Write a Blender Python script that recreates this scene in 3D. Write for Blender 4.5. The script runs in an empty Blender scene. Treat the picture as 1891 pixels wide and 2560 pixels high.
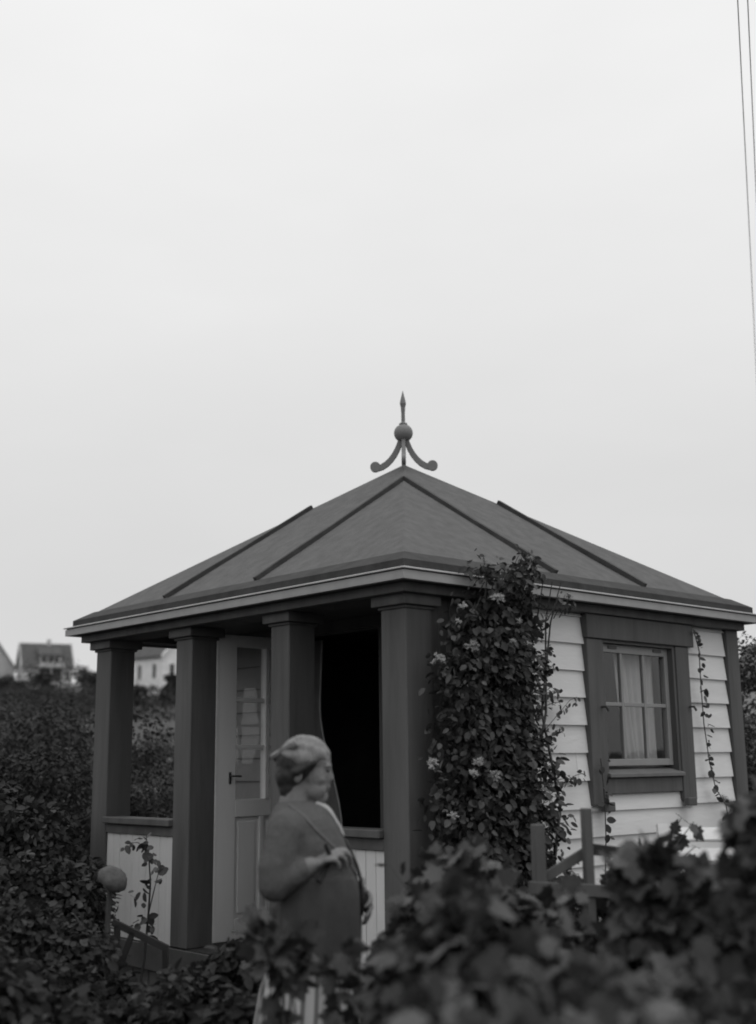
import bpy, bmesh, math, random
import numpy as np
from mathutils import Vector, Matrix, noise as mnoise

random.seed(7)
RNG = np.random.default_rng(7)
SC = bpy.context.scene
COL = SC.collection
PI = math.pi

# ------------------------------------------------------------------ camera, sky, sun, exposure
YAW, PITCH, ROLL = 0.737998, 0.205772, -0.011538
cam_d = bpy.data.cameras.new('camera')
cam = bpy.data.objects.new('camera', cam_d)
COL.objects.link(cam)
_F = Vector((math.sin(YAW) * math.cos(PITCH), math.cos(YAW) * math.cos(PITCH), math.sin(PITCH)))
_R0 = Vector((math.cos(YAW), -math.sin(YAW), 0))
_U0 = _R0.cross(_F)
_R = _R0 * math.cos(ROLL) + _U0 * math.sin(ROLL)
_U = -_R0 * math.sin(ROLL) + _U0 * math.cos(ROLL)
_m = Matrix((_R, _U, -_F)).transposed().to_4x4()
_m.translation = Vector((-4.93789, -5.20637, 1.19))
cam.matrix_world = _m
cam_d.sensor_fit = 'VERTICAL'
cam_d.sensor_height = 90.0
cam_d.sensor_width = 66.5
cam_d.lens = 105.47
cam_d.clip_start = 0.1
cam_d.clip_end = 3000
cam_d.dof.use_dof = True
cam_d.dof.focus_distance = 8.3
cam_d.dof.aperture_fstop = 3.2
cam_d.dof.aperture_blades = 0
SC.camera = cam

SUN_EL, SUN_DIR = math.radians(68), Vector((0.1, -0.99, 0))
world = bpy.data.worlds.new('World')
SC.world = world
world.use_nodes = True
nt = world.node_tree
nt.nodes.clear()
N = nt.nodes.new
out = N('ShaderNodeOutputWorld')
sky = N('ShaderNodeTexSky')
sky.sky_type = 'NISHITA'
sky.sun_disc = False
sky.sun_elevation = SUN_EL
sky.sun_rotation = math.atan2(SUN_DIR.x, SUN_DIR.y)
bw = N('ShaderNodeRGBToBW')
bg1 = N('ShaderNodeBackground'); bg1.inputs['Strength'].default_value = 0.1
nt.links.new(sky.outputs[0], bw.inputs[0]); nt.links.new(bw.outputs[0], bg1.inputs['Color'])
# overcast veil: the usual brightening towards the zenith with soft cloud mottling
tc = N('ShaderNodeTexCoord')
sep = N('ShaderNodeSeparateXYZ'); nt.links.new(tc.outputs['Generated'], sep.inputs[0])
mx = N('ShaderNodeMath'); mx.operation = 'MAXIMUM'; mx.inputs[1].default_value = 0.0
nt.links.new(sep.outputs['Z'], mx.inputs[0])
mul = N('ShaderNodeMath'); mul.operation = 'MULTIPLY_ADD'; mul.inputs[1].default_value = 0.54; mul.inputs[2].default_value = 0.605
nt.links.new(mx.outputs[0], mul.inputs[0])
mp = N('ShaderNodeMapping'); mp.inputs['Scale'].default_value = (1.6, 1.6, 4.5)
nt.links.new(tc.outputs['Generated'], mp.inputs[0])
nz = N('ShaderNodeTexNoise'); nz.inputs['Scale'].default_value = 1.7; nz.inputs['Detail'].default_value = 4; nz.inputs['Roughness'].default_value = 0.5
nt.links.new(mp.outputs[0], nz.inputs['Vector'])
mr = N('ShaderNodeMapRange'); mr.inputs['From Min'].default_value = 0.25; mr.inputs['From Max'].default_value = 0.75
mr.inputs['To Min'].default_value = 0.965; mr.inputs['To Max'].default_value = 1.045
nt.links.new(nz.outputs['Fac'], mr.inputs['Value'])
m2 = N('ShaderNodeMath'); m2.operation = 'MULTIPLY'
nt.links.new(mul.outputs[0], m2.inputs[0]); nt.links.new(mr.outputs[0], m2.inputs[1])
bg2 = N('ShaderNodeBackground'); bg2.inputs['Strength'].default_value = 1.07
nt.links.new(m2.outputs[0], bg2.inputs['Color'])
mixs = N('ShaderNodeMixShader'); mixs.inputs[0].default_value = 0.9
nt.links.new(bg1.outputs[0], mixs.inputs[1]); nt.links.new(bg2.outputs[0], mixs.inputs[2])
nt.links.new(mixs.outputs[0], out.inputs['Surface'])

sun_d = bpy.data.lights.new('sun', 'SUN')
sun_d.energy = 0.5
sun_d.angle = math.radians(30)
sun = bpy.data.objects.new('sun', sun_d)
COL.objects.link(sun)
_sd = Vector((SUN_DIR.x * math.cos(SUN_EL), SUN_DIR.y * math.cos(SUN_EL), math.sin(SUN_EL)))
sun.rotation_euler = _sd.to_track_quat('Z', 'Y').to_euler()
sun.location = (0, -6, 12)

SC.view_settings.view_transform = 'Standard'
SC.view_settings.look = 'None'
SC.view_settings.exposure = 0.0
SC.view_settings.gamma = 1.0
SC.view_settings.use_curve_mapping = False
SC.render.engine = 'CYCLES'
SC.cycles.max_bounces = 6
SC.cycles.diffuse_bounces = 3
SC.cycles.glossy_bounces = 3
SC.cycles.transparent_max_bounces = 8
SC.cycles.caustics_reflective = False
SC.cycles.caustics_refractive = False
SC.cycles.filter_width = 1.9
SC.cycles.use_denoising = True

# ------------------------------------------------------------------ helpers
WL = {}                                   # world position of every object made here


def tag(o, label=None, cat=None, group=None, kind=None):
    if label: o['label'] = label
    if cat: o['category'] = cat
    if group: o['group'] = group
    if kind: o['kind'] = kind
    return o


def empty(name, loc, label=None, cat=None, group=None):
    o = bpy.data.objects.new(name, None)
    o.empty_display_size = 0.2
    COL.objects.link(o)
    o.location = loc
    WL[o] = Vector(loc)
    return tag(o, label, cat, group)


def link(name, me, m, parent=None, loc=(0, 0, 0)):
    """link a mesh whose world place is loc"""
    o = bpy.data.objects.new(name, me)
    if m is not None and not me.materials:
        me.materials.append(m)
    COL.objects.link(o)
    w = Vector(loc)
    WL[o] = w
    if parent is not None:
        o.parent = parent
        o.location = w - WL[parent]
    else:
        o.location = w
    return o


def obj(name, bm, m, parent=None, smooth=False, bevel=0.0):
    """bmesh in world coordinates -> one object with its origin in its middle"""
    if bevel > 0:
        bmesh.ops.bevel(bm, geom=list(bm.edges), offset=bevel, segments=1, affect='EDGES', clamp_overlap=True)
    bmesh.ops.recalc_face_normals(bm, faces=bm.faces)
    lo = Vector((1e9,) * 3); hi = Vector((-1e9,) * 3)
    for v in bm.verts:
        for i in range(3):
            lo[i] = min(lo[i], v.co[i]); hi[i] = max(hi[i], v.co[i])
    c = (lo + hi) / 2
    for v in bm.verts:
        v.co -= c
    if smooth:
        for f in bm.faces: f.smooth = True
    me = bpy.data.meshes.new(name)
    bm.to_mesh(me)
    bm.free()
    return link(name, me, m, parent, c)


def BM():
    return bmesh.new()


def hexa(bm, p):
    """8 corners: bottom loop 0-3, top loop 4-7"""
    v = [bm.verts.new(q) for q in p]
    for f in ((3, 2, 1, 0), (4, 5, 6, 7), (0, 1, 5, 4), (1, 2, 6, 5), (2, 3, 7, 6), (3, 0, 4, 7)):
        bm.faces.new([v[i] for i in f])
    return v


def bx(bm, x0, x1, y0, y1, z0, z1):
    return hexa(bm, [(x0, y0, z0), (x1, y0, z0), (x1, y1, z0), (x0, y1, z0),
                     (x0, y0, z1), (x1, y0, z1), (x1, y1, z1), (x0, y1, z1)])


def box(name, m, parent, x0, x1, y0, y1, z0, z1, bevel=0.003):
    b = BM(); bx(b, x0, x1, y0, y1, z0, z1)
    return obj(name, b, m, parent, bevel=bevel)


def bar(bm, a, b, w, h, up=Vector((0, 0, 1))):
    """rectangular bar from a to b; w sideways, h along up"""
    a = Vector(a); b = Vector(b)
    d = (b - a).normalized()
    s = d.cross(up)
    if s.length < 1e-4: s = d.cross(Vector((0, 1, 0)))
    s.normalize(); u = s.cross(d).normalized()
    q = [a - s * w / 2 - u * h / 2, a + s * w / 2 - u * h / 2, a + s * w / 2 + u * h / 2, a - s * w / 2 + u * h / 2]
    r = [p + (b - a) for p in q]
    hexa(bm, q + r)


def tube(bm, pts, radii, n=8, cap=True):
    pts = [Vector(p) for p in pts]
    if not hasattr(radii, '__len__'): radii = [radii] * len(pts)
    rings = []
    prev = None
    for i, p in enumerate(pts):
        d = (pts[min(i + 1, len(pts) - 1)] - pts[max(i - 1, 0)]).normalized()
        ref = Vector((0, 0, 1)) if abs(d.z) < 0.9 else Vector((1, 0, 0))
        s = d.cross(ref).normalized() if prev is None else (prev - d * prev.dot(d)).normalized()
        prev = s
        t = d.cross(s)
        rings.append([bm.verts.new(p + (s * math.cos(2 * PI * k / n) + t * math.sin(2 * PI * k / n)) * radii[i]) for k in range(n)])
    for a, b in zip(rings, rings[1:]):
        for k in range(n):
            bm.faces.new((a[k], a[(k + 1) % n], b[(k + 1) % n], b[k]))
    if cap:
        bm.faces.new(rings[0][::-1]); bm.faces.new(rings[-1])


def lathe(bm, prof, c, n=20):
    """prof: (r, z) list about the vertical axis through c"""
    rings = []
    for r, z in prof:
        rings.append([bm.verts.new((c[0] + r * math.cos(2 * PI * k / n), c[1] + r * math.sin(2 * PI * k / n), z)) for k in range(n)])
    for a, b in zip(rings, rings[1:]):
        for k in range(n):
            bm.faces.new((a[k], a[(k + 1) % n], b[(k + 1) % n], b[k]))
    bm.faces.new(rings[0][::-1]); bm.faces.new(rings[-1])


def ball(bm, c, r, n=16, M=None):
    """ellipsoid; r may be a triple; M optional 3x3"""
    if not hasattr(r, '__len__'): r = (r, r, r)
    res = bmesh.ops.create_uvsphere(bm, u_segments=n, v_segments=max(6, n // 2 + 2), radius=1)
    for v in res['verts']:
        q = Vector((v.co.x * r[0], v.co.y * r[1], v.co.z * r[2]))
        if M is not None: q = M @ q
        v.co = q + Vector(c)
    return res['verts']


# ------------------------------------------------------------------ materials (grey film values, real-world base tones)
def mat(name, g, rough=0.7, var=0.15, scale=6.0, bump=0.0, bscale=None, stretch=(1, 1, 1), spec=0.3, rnd=0.0, attr=None, trans=0.0):
    m = bpy.data.materials.new(name)
    m.use_nodes = True
    t = m.node_tree
    p = t.nodes['Principled BSDF']
    p.inputs['Roughness'].default_value = rough
    p.inputs['Specular IOR Level'].default_value = spec
    co = t.nodes.new('ShaderNodeTexCoord')
    ma = t.nodes.new('ShaderNodeMapping'); ma.inputs['Scale'].default_value = stretch
    oi = t.nodes.new('ShaderNodeObjectInfo')
    t.links.new(co.outputs['Object'], ma.inputs[0])
    ad = t.nodes.new('ShaderNodeVectorMath'); ad.operation = 'ADD'
    t.links.new(ma.outputs[0], ad.inputs[0]); t.links.new(oi.outputs['Location'], ad.inputs[1])
    n1 = t.nodes.new('ShaderNodeTexNoise'); n1.inputs['Scale'].default_value = scale; n1.inputs['Detail'].default_value = 6; n1.inputs['Roughness'].default_value = 0.62
    t.links.new(ad.outputs[0], n1.inputs['Vector'])
    r1 = t.nodes.new('ShaderNodeMapRange'); r1.inputs['From Min'].default_value = 0.28; r1.inputs['From Max'].default_value = 0.72
    r1.inputs['To Min'].default_value = g * (1 - var); r1.inputs['To Max'].default_value = g * (1 + var)
    t.links.new(n1.outputs['Fac'], r1.inputs['Value'])
    last = r1.outputs['Result']
    if rnd > 0:
        r2 = t.nodes.new('ShaderNodeMapRange'); r2.inputs['To Min'].default_value = 1 - rnd; r2.inputs['To Max'].default_value = 1 + rnd
        t.links.new(oi.outputs['Random'], r2.inputs['Value'])
        k = t.nodes.new('ShaderNodeMath'); k.operation = 'MULTIPLY'
        t.links.new(last, k.inputs[0]); t.links.new(r2.outputs['Result'], k.inputs[1]); last = k.outputs[0]
    if attr:
        at = t.nodes.new('ShaderNodeAttribute'); at.attribute_name = attr
        k = t.nodes.new('ShaderNodeMath'); k.operation = 'MULTIPLY'
        t.links.new(last, k.inputs[0]); t.links.new(at.outputs['Fac'], k.inputs[1]); last = k.outputs[0]
    t.links.new(last, p.inputs['Base Color'])
    if bump > 0:
        n2 = t.nodes.new('ShaderNodeTexNoise'); n2.inputs['Scale'].default_value = bscale or scale * 4; n2.inputs['Detail'].default_value = 5
        t.links.new(ad.outputs[0], n2.inputs['Vector'])
        b = t.nodes.new('ShaderNodeBump'); b.inputs['Strength'].default_value = bump; b.inputs['Distance'].default_value = 0.01
        t.links.new(n2.outputs['Fac'], b.inputs['Height'])
        t.links.new(b.outputs[0], p.inputs['Normal'])
    if trans > 0:
        tr = t.nodes.new('ShaderNodeBsdfTranslucent')
        t.links.new(last, tr.inputs['Color'])
        ms = t.nodes.new('ShaderNodeMixShader'); ms.inputs[0].default_value = trans
        o = t.nodes['Material Output']
        t.links.new(p.outputs[0], ms.inputs[1]); t.links.new(tr.outputs[0], ms.inputs[2])
        t.links.new(ms.outputs[0], o.inputs['Surface'])
    return m


def glass_mat(name, refl=0.14, tint=0.75):
    m = bpy.data.materials.new(name)
    m.use_nodes = True
    t = m.node_tree
    t.nodes.clear()
    o = t.nodes.new('ShaderNodeOutputMaterial')
    tr = t.nodes.new('ShaderNodeBsdfTransparent'); tr.inputs['Color'].default_value = (tint, tint, tint, 1)
    gl = t.nodes.new('ShaderNodeBsdfGlossy'); gl.inputs['Roughness'].default_value = 0.02
    nz = t.nodes.new('ShaderNodeTexNoise'); nz.inputs['Scale'].default_value = 3.0
    co = t.nodes.new('ShaderNodeTexCoord'); t.links.new(co.outputs['Object'], nz.inputs['Vector'])
    b = t.nodes.new('ShaderNodeBump'); b.inputs['Strength'].default_value = 0.05; b.inputs['Distance'].default_value = 0.02
    t.links.new(nz.outputs['Fac'], b.inputs['Height']); t.links.new(b.outputs[0], gl.inputs['Normal'])
    lw = t.nodes.new('ShaderNodeLayerWeight'); lw.inputs['Blend'].default_value = 0.5
    pw = t.nodes.new('ShaderNodeMath'); pw.operation = 'POWER'; pw.inputs[1].default_value = 5.0
    t.links.new(lw.outputs['Facing'], pw.inputs[0])
    mu = t.nodes.new('ShaderNodeMath'); mu.operation = 'MULTIPLY_ADD'; mu.inputs[1].default_value = 0.9; mu.inputs[2].default_value = refl
    t.links.new(pw.outputs[0], mu.inputs[0])
    mi = t.nodes.new('ShaderNodeMixShader')
    t.links.new(mu.outputs[0], mi.inputs[0]); t.links.new(tr.outputs[0], mi.inputs[1]); t.links.new(gl.outputs[0], mi.inputs[2])
    t.links.new(mi.outputs[0], o.inputs['Surface'])
    return m


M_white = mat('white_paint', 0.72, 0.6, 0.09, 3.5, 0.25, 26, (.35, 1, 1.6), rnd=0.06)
M_board = mat('white_board_paint', 0.64, 0.6, 0.10, 4, 0.25, 22, (1, 1, 0.2), rnd=0.06)
M_dark = mat('dark_trim_paint', 0.10, 0.65, 0.26, 7, 0.3, 34, (1, 1, 0.12), rnd=0.06)
M_fascia = mat('fascia_paint', 0.36, 0.6, 0.13, 5, 0.1, 25, rnd=0.04)
M_mould = mat('moulding_paint', 0.50, 0.6, 0.12, 8, 0.1, 25)
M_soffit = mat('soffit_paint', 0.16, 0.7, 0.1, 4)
M_felt = mat('roofing_felt', 0.132, 0.95, 0.17, 11, 0.7, 80, (1, 1, .35), spec=0.1)
M_strip = mat('tarred_felt_strip', 0.055, 0.8, 0.25, 7, 0.4, 40, spec=0.15)
M_batten = mat('tarred_batten', 0.06, 0.8, 0.25, 9, 0.3, 40, spec=0.15)
M_finial = mat('finial_paint', 0.20, 0.6, 0.12, 8, 0.1, 40)
M_door = mat('door_paint', 0.70, 0.5, 0.06, 3, 0.08, 25, (1, 1, 0.3))
M_sill = mat('sill_paint', 0.15, 0.6, 0.15, 6, 0.2, 30)
M_sash = mat('sash_paint', 0.27, 0.5, 0.1, 5, 0.1, 30)
M_iron = mat('dark_iron', 0.04, 0.45, 0.2, 10, spec=0.5)
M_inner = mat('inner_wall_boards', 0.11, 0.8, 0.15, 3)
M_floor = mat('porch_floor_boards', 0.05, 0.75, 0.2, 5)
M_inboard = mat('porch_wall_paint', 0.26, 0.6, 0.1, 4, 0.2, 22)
M_plinth = mat('plinth_boards', 0.085, 0.8, 0.25, 4, 0.3)
M_stone = mat('foundation_stone', 0.08, 0.9, 0.35, 4, 0.5, rnd=0.2)
M_cloth = mat('curtain_cloth', 0.70, 0.85, 0.06, 4, trans=0.25)
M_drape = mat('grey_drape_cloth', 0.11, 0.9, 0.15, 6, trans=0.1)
M_pane = glass_mat('window_glass', 0.05, 0.95)
M_dpane = glass_mat('door_glass', 0.04, 0.95)
M_wood = mat('weathered_wood', 0.10, 0.8, 0.25, 9, 0.3, 40, (1, 1, 0.2))
M_dwood = mat('dark_old_wood', 0.03, 0.8, 0.25, 9, 0.3, 40)
M_soil = mat('garden_soil', 0.055, 0.95, 0.45, 0.8, 0.5, 5)
M_grass = mat('hill_grass', 0.07, 0.95, 0.45, 0.12, 0.3, 1.5)
M_stem = mat('plant_stem', 0.06, 0.8, 0.2, 15)
M_bark = mat('shrub_bark', 0.06, 0.9, 0.3, 10, 0.4)
L_one = mat('currant_leaf', 0.080, 0.55, 0.3, 30, .3, 90, spec=0.25, rnd=0.6, trans=0.14)
L_mass = mat('currant_leaf_mass', 0.070, 0.6, 0.3, 30, .3, 90, spec=0.2, attr='tone', trans=0.14)
H_one = mat('honeysuckle_leaf', 0.066, 0.5, 0.25, 20, spec=0.35, rnd=0.55, trans=0.2)
H_mass = mat('honeysuckle_leaf_mass', 0.056, 0.55, 0.2, 20, spec=0.3, attr='tone', trans=0.2)
S_mass = mat('shrub_leaf_mass', 0.042, 0.7, 0.25, 8, spec=0.2, attr='tone', trans=0.2)
F_petal = mat('pale_petals', 0.36, 0.7, 0.15, 30, rnd=0.2, trans=0.2)
G_blade = mat('herb_blade', 0.07, 0.6, 0.25, 10, spec=0.3, rnd=0.5, trans=0.25)

# ------------------------------------------------------------------ layout frame: a runs along the path before the pavilion, b towards it
CA, SA = math.cos(YAW), math.sin(YAW)


def gp(a, b, z=0.0):
    return Vector((a * CA + b * SA, -a * SA + b * CA, z))


def ss(t):
    t = min(1.0, max(0.0, t))
    return t * t * (3 - 2 * t)


GZ = -0.45


def ground_h(x, y):
    b = x * SA + y * CA
    a = x * CA - y * SA
    h = GZ
    if b > 6:
        t = min(b, 165) - 6
        h += 0.071 * t * ss(t / 25) + 0.35 * ss(t / 30) * mnoise.noise(Vector((x * 0.05, y * 0.05, 0)))
    h += 0.03 * mnoise.noise(Vector((x * 0.9, y * 0.9, 3)))
    if 3 < b < 60 and a > 0: pass
    return h


# ------------------------------------------------------------------ the setting: ground
def make_ground():
    r_edges = [0, .7, 1.4, 2.2, 3, 4, 5, 6.5, 8, 10, 12, 15, 18, 22, 27, 33, 40, 50, 62, 76, 92, 110, 130, 150, 175, 210, 300, 500, 900]
    n = 72
    vs, fs = [], []
    vs.append((0, 0, ground_h(0, 0) - 0.02))
    for r in r_edges[1:]:
        for k in range(n):
            x, y = r * math.cos(2 * PI * k / n), r * math.sin(2 * PI * k / n)
            vs.append((x, y, ground_h(x, y)))
    for k in range(n):
        fs.append((0, 1 + k, 1 + (k + 1) % n))
    for i in range(len(r_edges) - 2):
        o = 1 + i * n
        for k in range(n):
            fs.append((o + k, o + n + k, o + n + (k + 1) % n, o + (k + 1) % n))
    me = bpy.data.meshes.new('ground')
    me.from_pydata(vs, [], fs)
    for p in me.polygons: p.use_smooth = True
    m = mat('garden_ground', 0.055, 0.95, 0.45, 0.35, 0.4, 4)
    return tag(link('ground', me, m), kind='structure')


make_ground()

# ------------------------------------------------------------------ the pavilion
RX, RY = 4.07, 4.24                     # roof edge, X along the window wall, Y along the porch
CX, CY = RX / 2, RY / 2
ZE, ZA = 2.40, 3.717
pav = empty('garden_pavilion', (CX, CY, GZ), 'square white boarded garden pavilion with dark posts and low pyramid roof', 'pavilion')


def make_roof():
    b = BM()
    i = 0.06
    c = [(i, i, ZE), (RX - i, i, ZE), (RX - i, RY - i, ZE), (i, RY - i, ZE)]
    lo = [b.verts.new((x, y, ZE - 0.03)) for x, y, z in c]
    n = 14
    # each slope as a strip grid so that the felt can sag a little
    apex = Vector((CX, CY, ZA))
    rows = []
    for j in range(n):
        t = j / n
        ring = []
        for s in range(4):
            A, B = Vector(c[s]), Vector(c[(s + 1) % 4])
            for k in range(n):
                q = A.lerp(B, k / n).lerp(apex, t)
                if 0 < k:
                    q.z += 0.010 * mnoise.noise(q * 1.3) - 0.006 * math.sin(PI * k / n) * (1 - t)
                ring.append(b.verts.new(q))
        rows.append(ring)
    ap = b.verts.new(apex)
    m = 4 * n
    for r0, r1 in zip(rows, rows[1:]):
        for k in range(m):
            b.faces.new((r0[k], r0[(k + 1) % m], r1[(k + 1) % m], r1[k]))
    for k in range(m):
        b.faces.new((rows[-1][k], rows[-1][(k + 1) % m], ap))
    for s in range(4):
        for k in range(n):
            a0 = rows[0][s * n + k]; a1 = rows[0][(s * n + k + 1) % m]
            if k == 0: pass
        b.faces.new([rows[0][(s * n + k) % m] for k in range(n + 1)][::-1] + [lo[s], lo[(s + 1) % 4]])
    b.faces.new(lo[::-1])
    return obj('roof', b, M_felt, pav)


roof = make_roof()
SLX = (ZA - ZE) / (CX - 0.06)
SLY = (ZA - ZE) / (CY - 0.06)


def roofz(x, y):
    return ZE + min((x - .06) * SLX, (RX - .06 - x) * SLX, (y - .06) * SLY, (RY - .06 - y) * SLY)


def batten(p0, p1, nrm):
    b = BM()
    d = (Vector(p1) - Vector(p0))
    pts = [Vector(p0) + d * k / 4 + Vector(nrm) * (0.012 + 0.003 * math.sin(k * 2.1)) for k in range(5)]
    for q0, q1 in zip(pts, pts[1:]):
        bar(b, q0, q1, 0.034, 0.034, Vector(nrm))
    return obj('roof_batten', b, M_batten, roof)


nl = Vector((-SLX, 0, 1)).normalized(); nr = Vector((0, -SLY, 1)).normalized()
# they fan a little towards the top, as nailed: (foot along the eave, top on the hip)
def hip_pt(side, t):
    c = [(.06, RY - .06), (.06, .06), (RX - .06, .06), (RX - .06, RY - .06)][side]
    return Vector((c[0] + (CX - c[0]) * t, c[1] + (CY - c[1]) * t, ZE + (ZA - ZE) * t))


for y0, hp, t in ((1.755, 1, .79), (2.97, 0, .72)):
    q = hip_pt(hp, t)
    batten((.19, y0, ZE + .13 * SLX), q, nl)
for x0, hp, t in ((1.68, 1, .79), (2.745, 2, .72)):
    q = hip_pt(hp, t)
    batten((x0, .20, ZE + .14 * SLY), q, nr)

# dark felt strip turned over the eave, fascia with a moulding on top, frieze
for s in range(4):
    cs = [(0.045, 0.045), (RX - .045, 0.045), (RX - .045, RY - .045), (0.045, RY - .045)]
    a, c = Vector(cs[s]), Vector(cs[(s + 1) % 4])
    inn = [(0.17, 0.17), (RX - .17, 0.17), (RX - .17, RY - .17), (0.17, RY - .17)]
    ai, ci = Vector(inn[s]), Vector(inn[(s + 1) % 4])
    b = BM()
    nn = 24
    prev = None
    for k in range(nn + 1):
        t = k / nn
        o_ = a.lerp(c, t); i_ = ai.lerp(ci, t)
        w = 0.012 * mnoise.noise(Vector((s * 9 + t * 11, 1, 2)))
        zt = ZE + .11 * SLX + 0.012 + w * .3
        cur = [b.verts.new((i_.x, i_.y, zt)), b.verts.new((o_.x, o_.y, ZE + 0.012)), b.verts.new((o_.x, o_.y, ZE - 0.035 + w)),
               b.verts.new((o_.x + (i_.x - o_.x) * .3, o_.y + (i_.y - o_.y) * .3, ZE - 0.035 + w)), b.verts.new((i_.x, i_.y, zt - .03))]
        if prev:
            for q in range(4):
                b.faces.new((prev[q], cur[q], cur[q + 1], prev[q + 1]))
        prev = cur
    obj('eave_strip', b, M_strip, roof)

Z0F, Z1F = 2.281, 2.334
SIDES = [((0, 0), (RX, 0)), ((RX, 0), (RX, RY)), ((RX, RY), (0, RY)), ((0, RY), (0, 0))]


def side_box(bm, s, o0, o1, z0, z1, e0=0.0, e1=0.0):
    """box along eave side s between inward offsets o0<o1, mitred ends"""
    (x0, y0), (x1, y1) = SIDES[s]
    d = Vector((x1 - x0, y1 - y0)).normalized(); n = Vector((-d.y, d.x))
    A, B = Vector((x0, y0)), Vector((x1, y1))
    q = [A + n * o0 + d * (o0), B + n * o0 - d * (o0), B + n * o1 - d * (o1), A + n * o1 + d * (o1)]
    hexa(bm, [(p.x, p.y, z0) for p in q] + [(p.x, p.y, z1) for p in q])


for s in range(4):
    b = BM(); side_box(b, s, 0.0, 0.035, Z0F, Z1F); fa = obj('fascia', b, M_fascia, pav)
    b = BM(); side_box(b, s, 0.010, 0.05, Z1F, Z1F + 0.008); obj('groove', b, M_dark, fa)
    b = BM()
    (x0, y0), (x1, y1) = SIDES[s]
    d = Vector((x1 - x0, y1 - y0)).normalized(); n = Vector((-d.y, d.x)); A, B = Vector((x0, y0)), Vector((x1, y1))
    prof = [(-0.014, Z1F + .009), (-0.014, Z1F + .016), (0.02, Z1F + .026), (0.06, Z1F + .028), (0.06, Z1F + .009)]
    va = [b.verts.new((*(A + n * o + d * o), z)) for o, z in prof]; vb = [b.verts.new((*(B + n * o - d * o), z)) for o, z in prof]
    for k in range(5):
        b.faces.new((va[k], va[(k + 1) % 5], vb[(k + 1) % 5], vb[k]))
    b.faces.new(va); b.faces.new(vb[::-1])
    obj('moulding', b, M_mould, fa)
    b = BM(); side_box(b, s, 0.10, 0.185, 2.222, 2.283); obj('frieze', b, M_dark, pav, bevel=0.003)
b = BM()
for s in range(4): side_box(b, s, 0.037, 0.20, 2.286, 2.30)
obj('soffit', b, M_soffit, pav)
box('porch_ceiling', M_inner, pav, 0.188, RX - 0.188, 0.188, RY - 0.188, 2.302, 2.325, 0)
b = BM()
bx(b, .21, .42, .21, RY - .21, 2.226, 2.30); bx(b, .422, 3.9, .21, .42, 2.232, 2.30); bx(b, .422, 3.9, RY - .42, RY - .21, 2.232, 2.30)
obj('porch_beam', b, M_dark, pav)

# posts and capitals
for (y0, y1) in ((.2, .43), (1.373, 1.583), (2.58, 2.80), (3.80, 4.04)):
    p = box('post', M_dark, pav, .2, .43, y0, y1, -.13, 2.154, 0.006)
    cp = BM()
    bx(cp, .155, .475, y0 - .045, y1 + .045, 2.156, 2.224)
    obj('capital', cp, M_dark, p, bevel=0.004)
    b = BM(); bx(b, .185, .445, y0 - .015, y1 + .015, 2.136, 2.1555); obj('neck_moulding', b, M_dark, p, bevel=0.005)
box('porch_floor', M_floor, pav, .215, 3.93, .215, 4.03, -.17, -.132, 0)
# plinth boards and stone footing
b = BM()
bx(b, .19, .214, .19, 4.05, -.325, -.14); bx(b, .216, 3.95, .19, .214, -.325, -.14)
obj('plinth', b, M_plinth, pav, bevel=0.004)
fo = BM()
for k in range(16):
    y0 = .23 + k * .24; h = random.uniform(.0, .03)
    bx(fo, .21 + h, .5, y0 + .006, y0 + .232, GZ - .1, -.327)
    if k < 15: bx(fo, .52 + k * .22, .52 + k * .22 + .212, .22 + h, .45, GZ - .1, -.327)
tag(obj('footing_stones', fo, M_stone, pav, bevel=0.012), kind='stuff')

# walls of the room behind the porch
W0 = 1.24
wb = BM()
bx(wb, W0, 2.08, .2, .28, -.13, 2.30); bx(wb, 3.04, 3.92, .2, .28, -.13, 2.30)
bx(wb, 2.08, 3.04, .2, .28, -.13, 1.06); bx(wb, 2.08, 3.04, .2, .28, 2.05, 2.30)
bx(wb, W0, W0 + .08, .281, 1.56, -.13, 2.30); bx(wb, W0, W0 + .08, 2.62, 4.03, -.13, 2.30); bx(wb, W0, W0 + .08, 1.56, 2.62, 2.20, 2.30)
bx(wb, W0 + .081, 3.92, 3.95, 4.03, -.13, 2.30); bx(wb, 3.84, 3.92, .281, 3.949, -.13, 2.30)
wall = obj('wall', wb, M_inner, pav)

ZK = [2.004 - .191 * k for k in range(13)]


def clap(x0, x1, z):
    """one weatherboard of the window wall, lower edge at z"""
    zt = min(z + .203, 2.228)
    b = BM()
    w = random.uniform(-.0015, .0015)
    d0 = .030 + random.uniform(-.003, .003)
    y_top = .194
    hexa(b, [(x0, .2 - d0, z + w), (x1, .2 - d0, z - w), (x1, .1985, z - w), (x0, .1985, z + w),
             (x0, y_top, zt), (x1, y_top, zt), (x1, .1985, zt), (x0, .1985, zt)])
    obj('weatherboard', b, M_white, wall)


for z in ZK:
    if z > 0.80:
        if abs(z - (2.004 - .191 * 5)) < .01:
            clap(W0, 1.803, z); clap(1.806, 1.925, z)
        else:
            clap(W0, 1.925, z)
        clap(3.195, 3.765, z)
    elif z > -.2:
        if int(round((2.004 - z) / .191)) % 2: clap(W0, 3.765, z)
        else: clap(W0, 2.6, z); clap(2.603, 3.765, z)
clap(1.925, 3.195, .853 - .015)
clap(W0, 1.925, 2.197); clap(3.25, 3.765, 2.197)
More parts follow.
